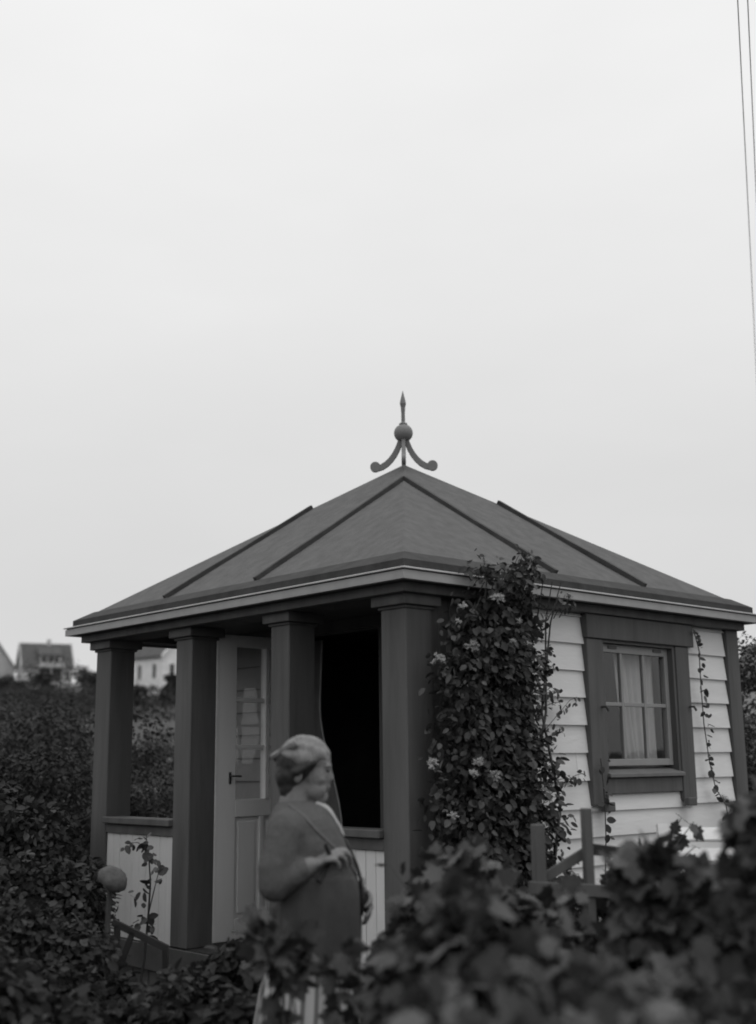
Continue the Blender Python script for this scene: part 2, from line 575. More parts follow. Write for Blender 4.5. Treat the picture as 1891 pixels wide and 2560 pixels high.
# weatherboards of the porch wall beside the doorway
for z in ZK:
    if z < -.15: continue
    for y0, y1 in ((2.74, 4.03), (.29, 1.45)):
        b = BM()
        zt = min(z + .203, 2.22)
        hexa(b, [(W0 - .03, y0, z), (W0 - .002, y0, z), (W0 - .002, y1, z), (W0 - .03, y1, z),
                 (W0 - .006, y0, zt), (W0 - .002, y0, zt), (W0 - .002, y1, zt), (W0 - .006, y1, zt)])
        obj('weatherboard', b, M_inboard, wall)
# corner boards
b = BM(); bx(b, 3.775, 3.945, .155, .198, -.13, 2.221); bx(b, 3.923, 3.945, .2, .36, -.13, 2.221)
obj('corner_board', b, M_dark, pav, bevel=0.003)
b = BM(); bx(b, W0 - .035, W0 + .10, .155, .197, -.13, 2.221); bx(b, W0 - .035, W0 - .003, .199, .288, -.13, 2.221)
obj('corner_board', b, M_dark, pav, bevel=0.003)

# doorway casing and the open half-glazed door
b = BM()
bx(b, W0 - .04, W0 + .10, 1.45, 1.558, -.13, 2.21); bx(b, W0 - .04, W0 + .10, 2.622, 2.735, -.13, 2.21); bx(b, W0 - .045, W0 + .1, 1.43, 2.755, 2.212, 2.30)
obj('doorway_casing', b, M_dark, pav, bevel=0.003)


def make_door():
    X0, X1, Y0, Y1, Z0, Z1 = .452, 1.19, 2.585, 2.645, -.112, 2.19
    b = BM()
    bx(b, X0, .628, Y0, Y1, Z0, Z1); bx(b, 1.09, X1, Y0, Y1, Z0, Z1)
    for z0, z1 in ((Z0, .045), (.792, .922), (2.10, Z1)): bx(b, .6285, 1.0895, Y0 + .001, Y1 - .001, z0, z1)
    bx(b, .862, .902, Y0 + .002, Y1 - .002, .0455, .7915)
    dr = obj('door', b, M_door, pav, bevel=0.003)
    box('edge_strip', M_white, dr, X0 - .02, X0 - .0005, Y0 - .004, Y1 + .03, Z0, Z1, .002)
    bx_ = BM(); bx(bx_, .904, .938, Y0 - .012, Y1 - .004, .9225, 2.0995); obj('glazing_bar', bx_, M_white, dr, bevel=0.003)
    for z in (1.32, 1.685):
        for x0, x1 in ((.629, .903), (.939, 1.089)):
            box('glazing_bar', M_door, dr, x0, x1, Y0 + .006, Y1 - .006, z - .017, z + .017)
    for x0, x1 in ((.629, .903), (.939, 1.089)):
        for z0, z1 in ((.9225, 1.302), (1.338, 1.667), (1.703, 2.0995)):
            box('pane', M_dpane, dr, x0, x1, 2.612, 2.616, z0, z1, 0)
    for x0, x1 in ((.629, .8615), (.9025, 1.089)):
        pb = BM()
        bx(pb, x0, x1, Y0 + .026, Y1 - .026, .0455, .7915)
        e = .035
        hexa(pb, [(x0 + e, Y0 + .012, .0455 + e), (x1 - e, Y0 + .012, .0455 + e), (x1 - e + .0, Y0 + .0262, .0455 + e), (x0 + e, Y0 + .0262, .0455 + e),
                  (x0 + e, Y0 + .012, .7915 - e), (x1 - e, Y0 + .012, .7915 - e), (x1 - e, Y0 + .0262, .7915 - e), (x0 + e, Y0 + .0262, .7915 - e)])
        obj('panel', pb, M_door, dr, bevel=0.004)
    h = BM()
    bx(h, .562, .582, Y0 - .006, Y0, 1.04, 1.13)
    tube(h, [(.57, Y0 - .004, 1.10), (.57, Y0 - .05, 1.10), (.60, Y0 - .055, 1.10), (.64, Y0 - .055, 1.097)], .007, 8)
    obj('handle', h, M_iron, dr)
    for z in (.2, 1.75):
        hb = BM(); tube(hb, [(1.2, Y1 + .004, z), (1.2, Y1 + .004, z + .12)], .012, 8); obj('hinge', hb, M_iron, dr)
    return dr


make_door()


# parapets between the posts
def parapet(y0, y1):
    b = BM(); bx(b, .245, .262, y0, y1, -.14, .69)
    pr = obj('parapet', b, M_board, pav)
    n = max(1, round((y1 - y0) / .098)); w = (y1 - y0) / n
    for k in range(n):
        e = random.uniform(-.0015, .0015)
        box('board', M_board, pr, .222 + e, .2445, y0 + k * w + .002, y0 + (k + 1) * w - .002, -.188, .655, 0.0025)
    box('rail', M_dark, pr, .205, .262, y0, y1, .657, .728, 0.003)
    box('cap', M_dark, pr, .165, .335, y0 + .001, y1 - .001, .732, .783, 0.006)


parapet(.432, 1.371)
parapet(2.802, 3.798)


# boarded porch end behind the climber
eb = BM(); bx(eb, .43, 1.20, .262, .28, -.14, 2.225)
endw = obj('end_wall', eb, M_inner, pav)
for k in range(8):
    box('board', M_dark, endw, .434 + k * .096, .527 + k * .096, .238 + random.uniform(-.002, .002), .2615, -.14, 2.222, .003)


# window
def make_window():
    YF = .2
    jb = BM()
    bx(jb, 2.10, 2.992, .155, .30, 2.026, 2.046); bx(jb, 2.10, 2.128, .155, .30, 1.08, 2.0255); bx(jb, 2.992, 3.02, .155, .30, 1.08, 2.046)
    wn = obj('window', jb, M_dark, pav)
    for q in ([(1.928, .142, .878), (2.098, .142, .878), (2.098, .199, .878), (1.928, .199, .878), (1.925, .142, 2.044), (2.10, .142, 2.044), (2.10, .199, 2.044), (1.925, .199, 2.044)], [(3.022, .142, .885), (3.192, .142, .885), (3.192, .199, .885), (3.022, .199, .885), (3.02, .142, 2.044), (3.195, .142, 2.044), (3.195, .199, 2.044), (3.02, .199, 2.044)]):
        b = BM(); hexa(b, q); obj('casing', b, M_dark, wn, bevel=0.004)
    box('head_casing', M_dark, wn, 1.918, 3.255, .128, .1995, 2.047, 2.221, 0.005)
    sb = BM()
    hexa(sb, [(2.099, .118, 1.065), (3.021, .118, 1.065), (3.021, .30, 1.075), (2.099, .30, 1.075), (2.099, .118, 1.093), (3.021, .118, 1.093), (3.021, .30, 1.145), (2.099, .30, 1.145)])
    obj('sill', sb, M_sill, wn, bevel=0.004)
    box('apron', M_dark, wn, 2.10, 3.02, .150, .198, .952, 1.062, 0.004)
    YS = .20
    s = BM()
    bx(s, 2.129, 2.17, YS, YS + .045, 1.146, 2.025); bx(s, 2.945, 2.991, YS, YS + .045, 1.146, 2.025)
    bx(s, 2.1705, 2.9445, YS, YS + .045, 1.146, 1.195); bx(s, 2.1705, 2.9445, YS, YS + .045, 1.962, 2.025)
    sa = obj('sash', s, M_sash, wn, bevel=0.003)
    for x in (2.402, 2.680): box('muntin', M_sash, wn, x - .014, x + .014, YS + .004, YS + .034, 1.1955, 1.9615)
    xs = [(2.1705, 2.3875), (2.4165, 2.6655), (2.6945, 2.9445)]
    for x0, x1 in xs: box('muntin', M_sash, wn, x0, x1, YS + .006, YS + .032, 1.574, 1.602)
    for x0, x1 in xs:
        for z0, z1 in ((1.1955, 1.5735), (1.6025, 1.9615)):
            box('pane', M_pane, wn, x0, x1, YS + .018, YS + .021, z0, z1, 0)
    for x in (2.24, 2.80):
        h = BM(); bx(h, x, x + .10, YS - .008, YS - .001, 1.99, 2.012); obj('hinge', h, M_iron, wn)
    for x, z in ((3.16, 1.585), (2.06, 1.56)):
        h = BM(); tube(h, [(x, .14, z), (x, .10, z), (x + .02, .095, z - .03)], .009, 6); obj('hook', h, M_iron, wn)
    k = BM(); bx(k, 3.0, 3.11, .09, .141, .845, .905); obj('bracket', k, M_dark, wn, bevel=0.006)
    k = BM(); bx(k, 1.99, 2.1, .09, .141, .835, .90); obj('bracket', k, M_dark, wn, bevel=0.006)


make_window()


def cloth_sheet(name, fn, nu, nv, m, th=0.004):
    b = BM()
    g = [[b.verts.new(fn(i / nu, j / nv)) for j in range(nv + 1)] for i in range(nu + 1)]
    for i in range(nu):
        for j in range(nv):
            b.faces.new((g[i][j], g[i + 1][j], g[i + 1][j + 1], g[i][j + 1]))
    bmesh.ops.recalc_face_normals(b, faces=b.faces)
    bmesh.ops.solidify(b, geom=list(b.faces), thickness=th)
    return obj(name, b, m, None, smooth=True)


# curtains hang on the pavilion: things of their own
def wc(u, v):
    z = 1.99 - v * .86
    x_l = 2.50 + .13 * v ** 1.4
    x = x_l + (2.99 - x_l) * u
    return (x, .345 + (.020 * math.sin(u * 21 + 1.3 * math.sin(u * 5) + .5 * v) + .010 * math.sin(u * 47 + v * 2)) * (.55 + .45 * v), z)


tag(cloth_sheet('curtain', wc, 60, 14, M_cloth), 'pale gathered curtain drawn to one side behind the six pane window', 'curtain')


def wc2(u, v):
    z = 1.99 - v * .44
    x = 2.165 + .21 * u * (1 - .25 * v)
    return (x, .335 + .014 * math.sin(u * 26) , z)


tag(cloth_sheet('curtain', wc2, 40, 10, M_drape), 'short grey curtain in the upper corner of the six pane window', 'curtain')


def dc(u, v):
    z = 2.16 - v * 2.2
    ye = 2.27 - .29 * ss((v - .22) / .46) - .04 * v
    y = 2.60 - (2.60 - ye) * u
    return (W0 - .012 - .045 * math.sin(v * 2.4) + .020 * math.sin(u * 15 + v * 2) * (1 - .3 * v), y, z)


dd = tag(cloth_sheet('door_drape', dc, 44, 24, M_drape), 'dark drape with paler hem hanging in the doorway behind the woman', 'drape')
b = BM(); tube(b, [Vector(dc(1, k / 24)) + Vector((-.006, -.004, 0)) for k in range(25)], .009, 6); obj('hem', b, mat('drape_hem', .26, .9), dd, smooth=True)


# finial
def make_finial():
    c = (CX, CY)
    b = BM()
    bar(b, (CX, CY, 3.66), (CX, CY, 3.93), .036, .036, Vector((CA, -SA, 0)))
    fin = obj('finial', b, M_finial, pav, bevel=.003)
    s = BM(); ball(s, (CX, CY, 4.0), (.083, .083, .08), 28); obj('ball', s, M_finial, fin, smooth=True)
    s = BM(); lathe(s, [(.0, 4.076), (.036, 4.077), (.036, 4.087), (.022, 4.094), (.017, 4.10), (.0165, 4.18), (.020, 4.235), (.028, 4.268), (.022, 4.30), (.011, 4.345), (.002, 4.385)], c, 10)
    obj('spike', s, M_finial, fin)
    for k in range(4):
        d = Vector((CX, CY * 0 + CX, 0)).normalized()
        ang = [math.atan2(-CY, CX), math.atan2(CY, CX), math.atan2(CY, -CX), math.atan2(-CY, -CX)][k]
        dx, dy = math.cos(ang), math.sin(ang)
        s = BM()
        curve = [(.022, 3.945), (.036, 3.90), (.056, 3.85), (.082, 3.803), (.114, 3.76), (.150, 3.725), (.19, 3.70), (.225, 3.69)]
        side = Vector((-dy, dx, 0))
        prev = None
        for i, (r, z) in enumerate(curve):
            r0, z0 = curve[max(0, i - 1)]; r1, z1 = curve[min(len(curve) - 1, i + 1)]
            t = Vector((r1 - r0, z1 - z0)).normalized(); n = Vector((-t.y, t.x))
            h = .022 + .004 * i / 7
            cur = []
            for sw, sn in ((-.016, -1), (.016, -1), (.016, 1), (-.016, 1)):
                rr, zz = r + n.x * h * sn, z + n.y * h * sn
                cur.append(s.verts.new((CX + dx * rr + side.x * sw, CY + dy * rr + side.y * sw, zz)))
            if prev:
                for q in range(4): s.faces.new((prev[q], prev[(q + 1) % 4], cur[(q + 1) % 4], cur[q]))
            else: s.faces.new(cur[::-1])
            prev = cur
        s.faces.new(prev)
        cen = Vector((CX + dx * .248, CY + dy * .248, 3.702))
        ring = []
        for sw in (-.018, .018):
            ring.append([s.verts.new(cen + side * sw + Vector((dx, dy, 0)) * .045 * math.cos(2 * PI * q / 18) + Vector((0, 0, 1)) * .045 * math.sin(2 * PI * q / 18)) for q in range(18)])
        for q in range(18): s.faces.new((ring[0][q], ring[0][(q + 1) % 18], ring[1][(q + 1) % 18], ring[1][q]))
        s.faces.new(ring[0]); s.faces.new(ring[1][::-1])
        obj('scroll', s, M_finial, fin)


make_finial()

# ------------------------------------------------------------------ leaves
def leaf_template(kind):
    if kind == 'lobed':
        half = [(.07, -.05), (.32, -.02), (.27, .14), (.52, .30), (.40, .42), (.46, .62), (.24, .62), (.16, .78)]
        pts = [(0, 0)] + half + [(0, 1.0)] + [(-x, y) for x, y in half[::-1]]
        vs = [(x, y, -.28 * x * x - .10 * (y - .35) ** 2 + .05 * abs(x)) for x, y in pts] + [(0, .38, -.03)]
        c = len(pts)
        fs = [(i, (i + 1) % c, c) for i in range(c)]
    elif kind == 'oval':
        half = [(.20, .12), (.31, .38), (.27, .66), (.12, .90)]
        pts = [(0, 0)] + half + [(0, 1.0)] + [(-x, y) for x, y in half[::-1]]
        vs = [(x, y, .22 * abs(x) - .12 * (y - .4) ** 2) for x, y in pts] + [(0, .5, -.02)]
        c = len(pts)
        fs = [(i, (i + 1) % c, c) for i in range(c)]
    else:                                   # small clump leaf, two faces
        vs = [(0, 0, 0), (.3, .5, .08), (0, 1, -.03), (-.3, .5, .08)]
        fs = [(0, 1, 2), (0, 2, 3)]
    return np.array(vs, float), fs


LEAF_ME = {}


def leaf_mesh(kind, m, var=0):
    key = (kind, m.name, var)
    if key not in LEAF_ME:
        v, f = leaf_template(kind)
        v = v.copy()
        if var:
            v[:, 0] *= 1 + .15 * (var - 1)
            v[:, 2] += .10 * np.sin(v[:, 0] * 6 + var) * v[:, 1]
        me = bpy.data.meshes.new('leaf')
        me.from_pydata([tuple(p) for p in v], [], f)
        for p in me.polygons: p.use_smooth = True
        me.materials.append(m)
        LEAF_ME[key] = me
    return LEAF_ME[key]


def frames(n_dir, along):
    """rotation matrices with z = n_dir, y = along made square to it"""
    z = n_dir / np.linalg.norm(n_dir, axis=1, keepdims=True)
    y = along - z * np.sum(along * z, axis=1, keepdims=True)
    y /= np.maximum(np.linalg.norm(y, axis=1, keepdims=True), 1e-6)
    x = np.cross(y, z)
    return np.stack([x, y, z], axis=2)


def mass_mesh(name, kind, P, Rm, S, m, parent, tone_lo=.5, tone_hi=1.5, label=None, tone=None):
    v, f = leaf_template(kind)
    n = len(P)
    V = np.einsum('nij,kj->nki', Rm, v) * S[:, None, None] + P[:, None, :]
    c = P.mean(axis=0)
    V = (V - c).reshape(-1, 3)
    k = len(v)
    F = (np.array(f)[None] + (np.arange(n) * k)[:, None, None]).reshape(-1, 3)
    me = bpy.data.meshes.new(name)
    me.vertices.add(len(V)); me.vertices.foreach_set('co', V.ravel())
    me.loops.add(F.size); me.loops.foreach_set('vertex_index', F.ravel().astype(np.int32))
    me.polygons.add(len(F)); me.polygons.foreach_set('loop_start', np.arange(0, F.size, 3, dtype=np.int32))
    me.polygons.foreach_set('use_smooth', np.ones(len(F), dtype=bool))
    me.update(calc_edges=True)
    at = me.attributes.new('tone', 'FLOAT', 'FACE')
    if tone is None:
        lump = np.array([mnoise.noise(Vector(p) * 4.5) for p in P]) if n < 20000 else np.array([mnoise.noise(Vector(p) * .35) for p in P])
        tv = RNG.uniform(tone_lo, tone_hi, n) * np.clip(1 + .55 * lump, .5, 1.7)
    else: tv = tone
    at.data.foreach_set('value', np.repeat(tv, len(f)).astype(np.float32))
    o = link(name, me, m, parent, tuple(c))
    o['kind'] = 'stuff'
    return o


def scatter(clumps, n, shell=.45):
    """points in ellipsoid clumps [(x,y,z,rx,ry,rz)], with outward directions"""
    cl = np.array(clumps, float)
    w = cl[:, 3] * cl[:, 4] + cl[:, 4] * cl[:, 5] + cl[:, 3] * cl[:, 5]
    idx = RNG.choice(len(cl), n, p=w / w.sum())
    d = RNG.normal(size=(n, 3)); d /= np.linalg.norm(d, axis=1, keepdims=True)
    r = RNG.uniform(shell, 1.06, n) ** .8
    P = cl[idx, :3] + d * cl[idx, 3:] * r[:, None]
    return P, d


def leaf_orient(d, up=.8, rnd=.6, droop=.5):
    n = len(d)
    nd = d * .7 + np.array([0, 0, up]) + RNG.normal(size=(n, 3)) * rnd
    al = d + np.array([0, 0, -droop]) + RNG.normal(size=(n, 3)) * .7
    return frames(nd, al)


def leaf_parts(P, Rm, S, kind, m, parent, nvar=3, name='leaf'):
    ms = [leaf_mesh(kind, m, i) for i in range(nvar)]
    base = WL[parent]
    for i in range(len(P)):
        o = bpy.data.objects.new(name, ms[i % nvar])
        COL.objects.link(o)
        M4 = Matrix([list(Rm[i][r] * S[i]) + [P[i][r] - base[r]] for r in range(3)] + [[0, 0, 0, 1]])
        o.parent = parent
        o.matrix_basis = M4
        WL[o] = Vector(P[i])


CAMP = np.array([-4.93789, -5.20637, 1.19])


def bush(name, label, cat, base, clumps, n, size, kind, m_one, m_mass, n_parts=300, group=None, stems=7, up=.8, rnd=.6, droop=.5, shell=.45, stem_r=.012, shoots=0):
    """stems from the base to every clump, the nearest leaves as single leaves, the rest joined"""
    root = empty(name, base, label, cat, group)
    sb = BM()
    for c in clumps:
        for k in range(max(1, stems // len(clumps))):
            e = Vector((c[0] + random.uniform(-.6, .6) * c[3], c[1] + random.uniform(-.6, .6) * c[4], c[2] + random.uniform(-.2, .75) * c[5]))
            s = Vector(base) + Vector((random.uniform(-.08, .08), random.uniform(-.08, .08), -.03))
            m_ = s.lerp(e, .5) + Vector((random.uniform(-.06, .06), random.uniform(-.06, .06), .06))
            tube(sb, [s, s.lerp(m_, .5), m_, m_.lerp(e, .6), e], [stem_r, stem_r * .9, stem_r * .75, stem_r * .5, stem_r * .25], 5)
    SP = []
    for k in range(shoots):
        c = clumps[k % max(1, len(clumps) - 1)]
        if c[2] - base[2] < .25: continue
        an = random.uniform(0, 2 * PI)
        o_ = Vector((math.cos(an) * c[3], math.sin(an) * c[4], c[5]))
        s = Vector(c[:3]); e = s + Vector((o_.x * .8, o_.y * .8, o_.z * random.uniform(1.0, 1.55)))
        m_ = s.lerp(e, .55) + Vector((-o_.x * .12, -o_.y * .12, .04))
        tube(sb, [s, m_, e], [.005, .004, .002], 5)
        for q in range(7):
            t = .35 + .65 * q / 6
            p = s.lerp(m_, t / .55) if t < .55 else m_.lerp(e, (t - .55) / .45)
            SP.append(p + Vector((random.uniform(-.03, .03), random.uniform(-.03, .03), random.uniform(-.02, .02))))
    obj('stem', sb, M_stem, root)
    P, d = scatter(clumps, n, shell)
    if SP:
        P = np.vstack([P, np.array([tuple(v) for v in SP])])
        d = np.vstack([d, RNG.normal(size=(len(SP), 3)) * np.array([1, 1, .4])])
        n = len(P)
    keep = P[:, 2] > GZ + .03
    P, d = P[keep], d[keep]
    Rm = leaf_orient(d, up, rnd, droop)
    S = size * RNG.uniform(.6, 1.25, len(P))
    order = np.argsort(np.linalg.norm(P - np.array([-4.9, -5.2, 1.2]), axis=1) - S * 4)
    a, r = order[:n_parts], order[n_parts:]
    leaf_parts(P[a], Rm[a], S[a], kind, m_one, root)
    if len(r): mass_mesh('foliage', kind, P[r], Rm[r], S[r], m_mass, root, .45, 1.5)
    return root


def cl(a, b, z, ra, rz, rb=None):
    q = gp(a, b, z)
    return (q.x, q.y, q.z, ra, rb or ra, rz)


def gbase(a, b):
    q = gp(a, b)
    return (q.x, q.y, ground_h(q.x, q.y))

# ------------------------------------------------------------------ far: houses on the hill, shrubs, treeline
M_hwhite = mat('far_white_boards', 0.8, 0.8, 0.12, 1.2)
M_hpale = mat('far_pale_boards', 0.48, 0.8, 0.15, 1.2)
M_hroof = mat('far_roof_tiles', 0.09, 0.85, 0.2, 1.5)
M_hdark = mat('far_window_glass', 0.05, 0.3, 0.1, 1)


def house(name, label, origin, th, L, Dp, wh, rh, m_wall, m_roof, windows=(), chim=None, over=.3, sink=1.5, trim=None, extra=None, gwin=()):
    """gabled house: origin = front left corner on plan, x along the ridge, y away; th turns it on the (a, b) layout"""
    a0, b0, z0 = origin
    c, s = math.cos(th), math.sin(th)

    def W(x, y, z):
        return gp(a0 + x * c - y * s, b0 + x * s + y * c, z0 + z)
    mid = W(L / 2, Dp / 2, 0)
    root = empty(name, mid, label, 'house', 'houses on the far hillside')

    def P(nm, boxes, m, parent=root):
        b = BM()
        for x0, x1, y0, y1, zz0, zz1 in boxes:
            hexa(b, [W(x0, y0, zz0), W(x1, y0, zz0), W(x1, y1, zz0), W(x0, y1, zz0), W(x0, y0, zz1), W(x1, y0, zz1), W(x1, y1, zz1), W(x0, y1, zz1)])
        return obj(nm, b, m, parent)
    b = BM()
    pr = [(0, -sink), (Dp, -sink), (Dp, wh), (Dp / 2, wh + rh), (0, wh)]
    A = [b.verts.new(W(0, y, z)) for y, z in pr]; B = [b.verts.new(W(L, y, z)) for y, z in pr]
    for k in range(5): b.faces.new((A[k], A[(k + 1) % 5], B[(k + 1) % 5], B[k]))
    b.faces.new(A); b.faces.new(B[::-1])
    wall_ = obj('wall', b, m_wall, root)
    b = BM()
    k = rh / (Dp / 2)
    for sg in (0, 1):
        f = (lambda y: y) if sg == 0 else (lambda y: Dp - y)
        q = [(-over, -over), (L + over, -over), (L + over, Dp / 2), (-over, Dp / 2)]
        lo = [W(x, f(y), wh + k * y + .03) for x, y in q]; hi = [W(x, f(y), wh + k * y + .17) for x, y in q]
        hexa(b, lo + hi)
    rf = obj('roof', b, m_roof, root)
    tm = trim or m_wall
    for x0, x1 in ((-over - .05, -over + .12), (L + over - .12, L + over + .05)):
        for sg in (0, 1):
            f = (lambda y: y) if sg == 0 else (lambda y: Dp - y)
            b = BM()
            q = [(x0, -over), (x1, -over), (x1, Dp / 2), (x0, Dp / 2)]
            hexa(b, [W(x, f(y), wh + k * y - .10) for x, y in q] + [W(x, f(y), wh + k * y + .23) for x, y in q])
            obj('bargeboard', b, tm, root)
    if chim:
        P('chimney', [(chim[0] - .3, chim[0] + .3, Dp / 2 - .3, Dp / 2 + .3, wh + rh - .4, wh + rh + chim[1])], m_wall, rf)
    for x, z, w, h in windows:
        f = P('window', [(x - w / 2 - .09, x + w / 2 + .09, -.05, -.012, z - .09, z + h + .09)], tm)
        P('pane', [(x - w / 2, x - .03, -.07, -.052, z, z + h), (x + .03, x + w / 2, -.07, -.052, z, z + h)], M_hdark, f)
    for y, z, w, h in gwin:
        f = P('window', [(L + .012, L + .05, y - w / 2 - .09, y + w / 2 + .09, z - .09, z + h + .09)], tm)
        P('pane', [(L + .052, L + .07, y - w / 2, y + w / 2, z, z + h)], M_hdark, f)
    if extra: extra(P, W, root, rf)
    return root


def h1_extra(P, W, root, rf):
    # big dormer with pale window wall, a balcony below it and a dark open veranda
    x0, x1 = 2.6, 5.9
    dm = P('dormer', [(x0, x1, .45, 3.2, 2.7, 4.25)], M_hpale)
    b = BM()
    hexa(b, [W(x0 - .25, .05, 4.2), W(x1 + .25, .05, 4.2), W(x1 + .25, 3.25, 5.95), W(x0 - .25, 3.25, 5.95), W(x0 - .25, .05, 4.36), W(x1 + .25, .05, 4.36), W(x1 + .25, 3.25, 6.12), W(x0 - .25, 3.25, 6.12)])
    obj('dormer_roof', b, M_hroof, dm)
    for x in (3.3, 4.3, 5.2):
        P('window', [(x - .32, x + .32, .40, .448, 3.0, 4.0)], M_hdark, dm)
    P('balcony', [(2.2, 6.3, -1.3, -.05, 2.25, 2.42), (2.2, 6.3, -1.32, -1.25, 2.42, 2.95)], M_hpale)
    P('veranda', [(2.3, 5.9, -.06, -.012, .2, 2.1)], M_hdark)
    for x in (2.3, 4.2, 6.2): P('veranda_post', [(x - .08, x + .08, -1.25, -1.1, -1.4, 2.24)], M_hpale)


house('hill_house', 'pale far house with a wide dormer, balcony and small chimney', (-55.6, 180.0, 14.0), math.radians(24), 7.6, 6.4, 2.6, 3.6, M_hpale, M_hroof,
      windows=((1.2, .6, .7, 1.1), (6.9, .6, .6, 1.1)), chim=(4.3, .8), extra=h1_extra)
wx = -23.55 - 7.2 * math.cos(math.radians(-42)); wy = 122.5 - 7.2 * math.sin(math.radians(-42))
house('hill_house', 'white far house with dark roof seen between the two end posts', (wx, wy, 9.6), math.radians(-42), 7.2, 5.4, 3.25, 2.6, M_hwhite, M_hroof,
      windows=((1.0, .8, .55, 1.5), (3.3, .8, .55, 1.5), (5.9, .8, .55, 1.5)), gwin=((2.7, 3.7, .6, 1.0), (1.3, .8, .6, 1.5)), trim=M_hwhite)
house('hill_house', 'pale far house gable at the left edge beyond the dormered house', (-67.0, 188.0, 13.2), math.radians(-60), 7.0, 6.0, 3.4, 4.2, M_hpale, M_hroof, gwin=((3, 1.2, .8, 1.3),))
house('hill_house', 'far house whose dark roof peak shows beside the right corner board', (20.0, 62.5, 3.9), math.radians(-50), 7.0, 5.0, 1.6, 2.1, M_hpale, M_hroof)

# a dark wood on the ridge
rng = random.Random(3)
pts = []
for k in range(46):
    a = -75 + k * 3.4 + rng.uniform(-1, 1); b = 196 + rng.uniform(-6, 8)
    h = rng.uniform(1.2, 2.6) * (1.0 if a < -45 or a > -40 else 1.3)
    q = gp(a, b); pts.append((q.x, q.y, ground_h(q.x, q.y) + h * .4, rng.uniform(2, 3.6), rng.uniform(2, 3.6), h))
P_, d_ = scatter(pts, 16000, .6)
o = mass_mesh('ridge_wood', 'clump', P_, leaf_orient(d_, .6, .6, .3), .55 * RNG.uniform(.6, 1.3, len(P_)), S_mass, None, .5, 1.3)
o['label'] = 'dark low wood along the far ridge'
# low scrub covering the slope under the houses
pts = []
for k in range(170):
    a = rng.uniform(-62, -6); b = rng.uniform(60, 150)
    if abs(a + .36 * b * .72) > 60: continue
    q = gp(a * b / 150 - .02 * b, b); r = rng.uniform(.8, 2.4)
    pts.append((q.x, q.y, ground_h(q.x, q.y) + r * .25, r * 1.4, r * 1.4, r * .7))
for k in range(44):
    b = rng.uniform(116, 119.5); a = -.150 * b - rng.uniform(0, 22)
    q = gp(a, b); r = rng.uniform(.7, 1.3)
    pts.append((q.x, q.y, ground_h(q.x, q.y) + r * .4, r * 1.3, r * 1.3, r))
P_, d_ = scatter(pts, 30000, .6)
o = mass_mesh('hillside_scrub', 'clump', P_, leaf_orient(d_, .6, .6, .3), .34 * RNG.uniform(.6, 1.3, len(P_)), S_mass, None, .5, 1.4)
o['label'] = 'dark scrub covering the slope below the far houses'


def shrub(label, a, b, h, r, n, seed, leaf=.050, cat='shrub', group='wild shrubs around the pavilion', name='wild_shrub'):
    rr = random.Random(seed)
    base = gbase(a, b)
    root = empty(name, base, label, cat, group)
    z0 = base[2]
    cls = []
    tb = BM()
    for k in range(13):
        an = rr.uniform(0, 2 * PI); d = r * math.sqrt(rr.random()) * .8
        zz = h * rr.uniform(.22, .86) * (1 - .35 * (d / r) ** 2)
        x, y = base[0] + d * math.cos(an), base[1] + d * math.sin(an)
        s = r * rr.uniform(.26, .5)
        cls.append((x, y, z0 + zz, s, s, s * rr.uniform(.6, .9)))
        if k < 7:
            p0 = Vector((base[0] + rr.uniform(-.12, .12), base[1] + rr.uniform(-.12, .12), z0 - .05)); p1 = Vector((x, y, z0 + zz))
            mm = p0.lerp(p1, .5) + Vector((0, 0, .12 * h))
            tube(tb, [p0, p0.lerp(mm, .5), mm, p1], [.018 * h, .015 * h, .011 * h, .005 * h], 6)
    obj('trunk', tb, M_bark, root)
    P, d = scatter(cls, n, .5)
    P += RNG.normal(size=P.shape) * .03
    mass_mesh('crown', 'oval', P, leaf_orient(d, .7, .7, .4), leaf * RNG.uniform(.6, 1.4, len(P)), S_mass, root, .45, 1.5)
    return root


SH = [
    ('tall dark wild shrub at the left edge of the garden', -4.1, 4.6, 2.5, 1.1, 12000),
    ('dark wild shrub standing left of the left corner post', -3.0, 3.4, 2.05, .8, 10000),
    ('broad wild shrub filling the view between the two end posts', -2.75, 6.3, 1.85, 1.0, 10000),
    ('wild shrub further up the slope behind the left corner post', -4.1, 8.4, 2.7, 1.3, 9000),
    ('low wild shrub beside the left end of the porch', -2.3, .9, 1.25, .55, 7000),
    ('low wild shrub nearest the camera at the left edge', -2.0, -.6, 1.0, .5, 7000),
    ('wild shrub up the slope at the far left edge', -6.0, 9.0, 2.9, 1.5, 9000),
    ('lumpy dark bush on the rise at the far left edge', -6.3, 13.5, 3.1, 1.5, 9000),
    ('rounded dark bush on the rise left of the left corner post', -5.0, 12.5, 2.8, 1.1, 8000),
    ('dark bush on the rise seen high between the two end posts', -4.55, 17.0, 2.1, 1.0, 6000),
    ('dark bush far up the rise below the dormered house', -8.0, 23.0, 3.2, 2.0, 9000),
    ('wild shrub in the row just left of the porch end', -3.1, 1.9, 1.7, .6, 8000),
    ('tall dark shrub right behind the right corner board', 3.6, 4.9, 3.1, .75, 9000),
    ('dark shrub low behind the right corner board', 3.1, 2.9, 1.6, .65, 7000),
    ('dark shrub further back beyond the right corner', 5.2, 8.5, 3.5, 1.3, 7000),
]
for i, (lb, a, b, h, r, n) in enumerate(SH):
    lf = (.042, .055, .034, .06, .048)[i % 5]
    shrub(lb, a, b, h, r, int(n * (.050 / lf) ** 1.5), 20 + i, lf)

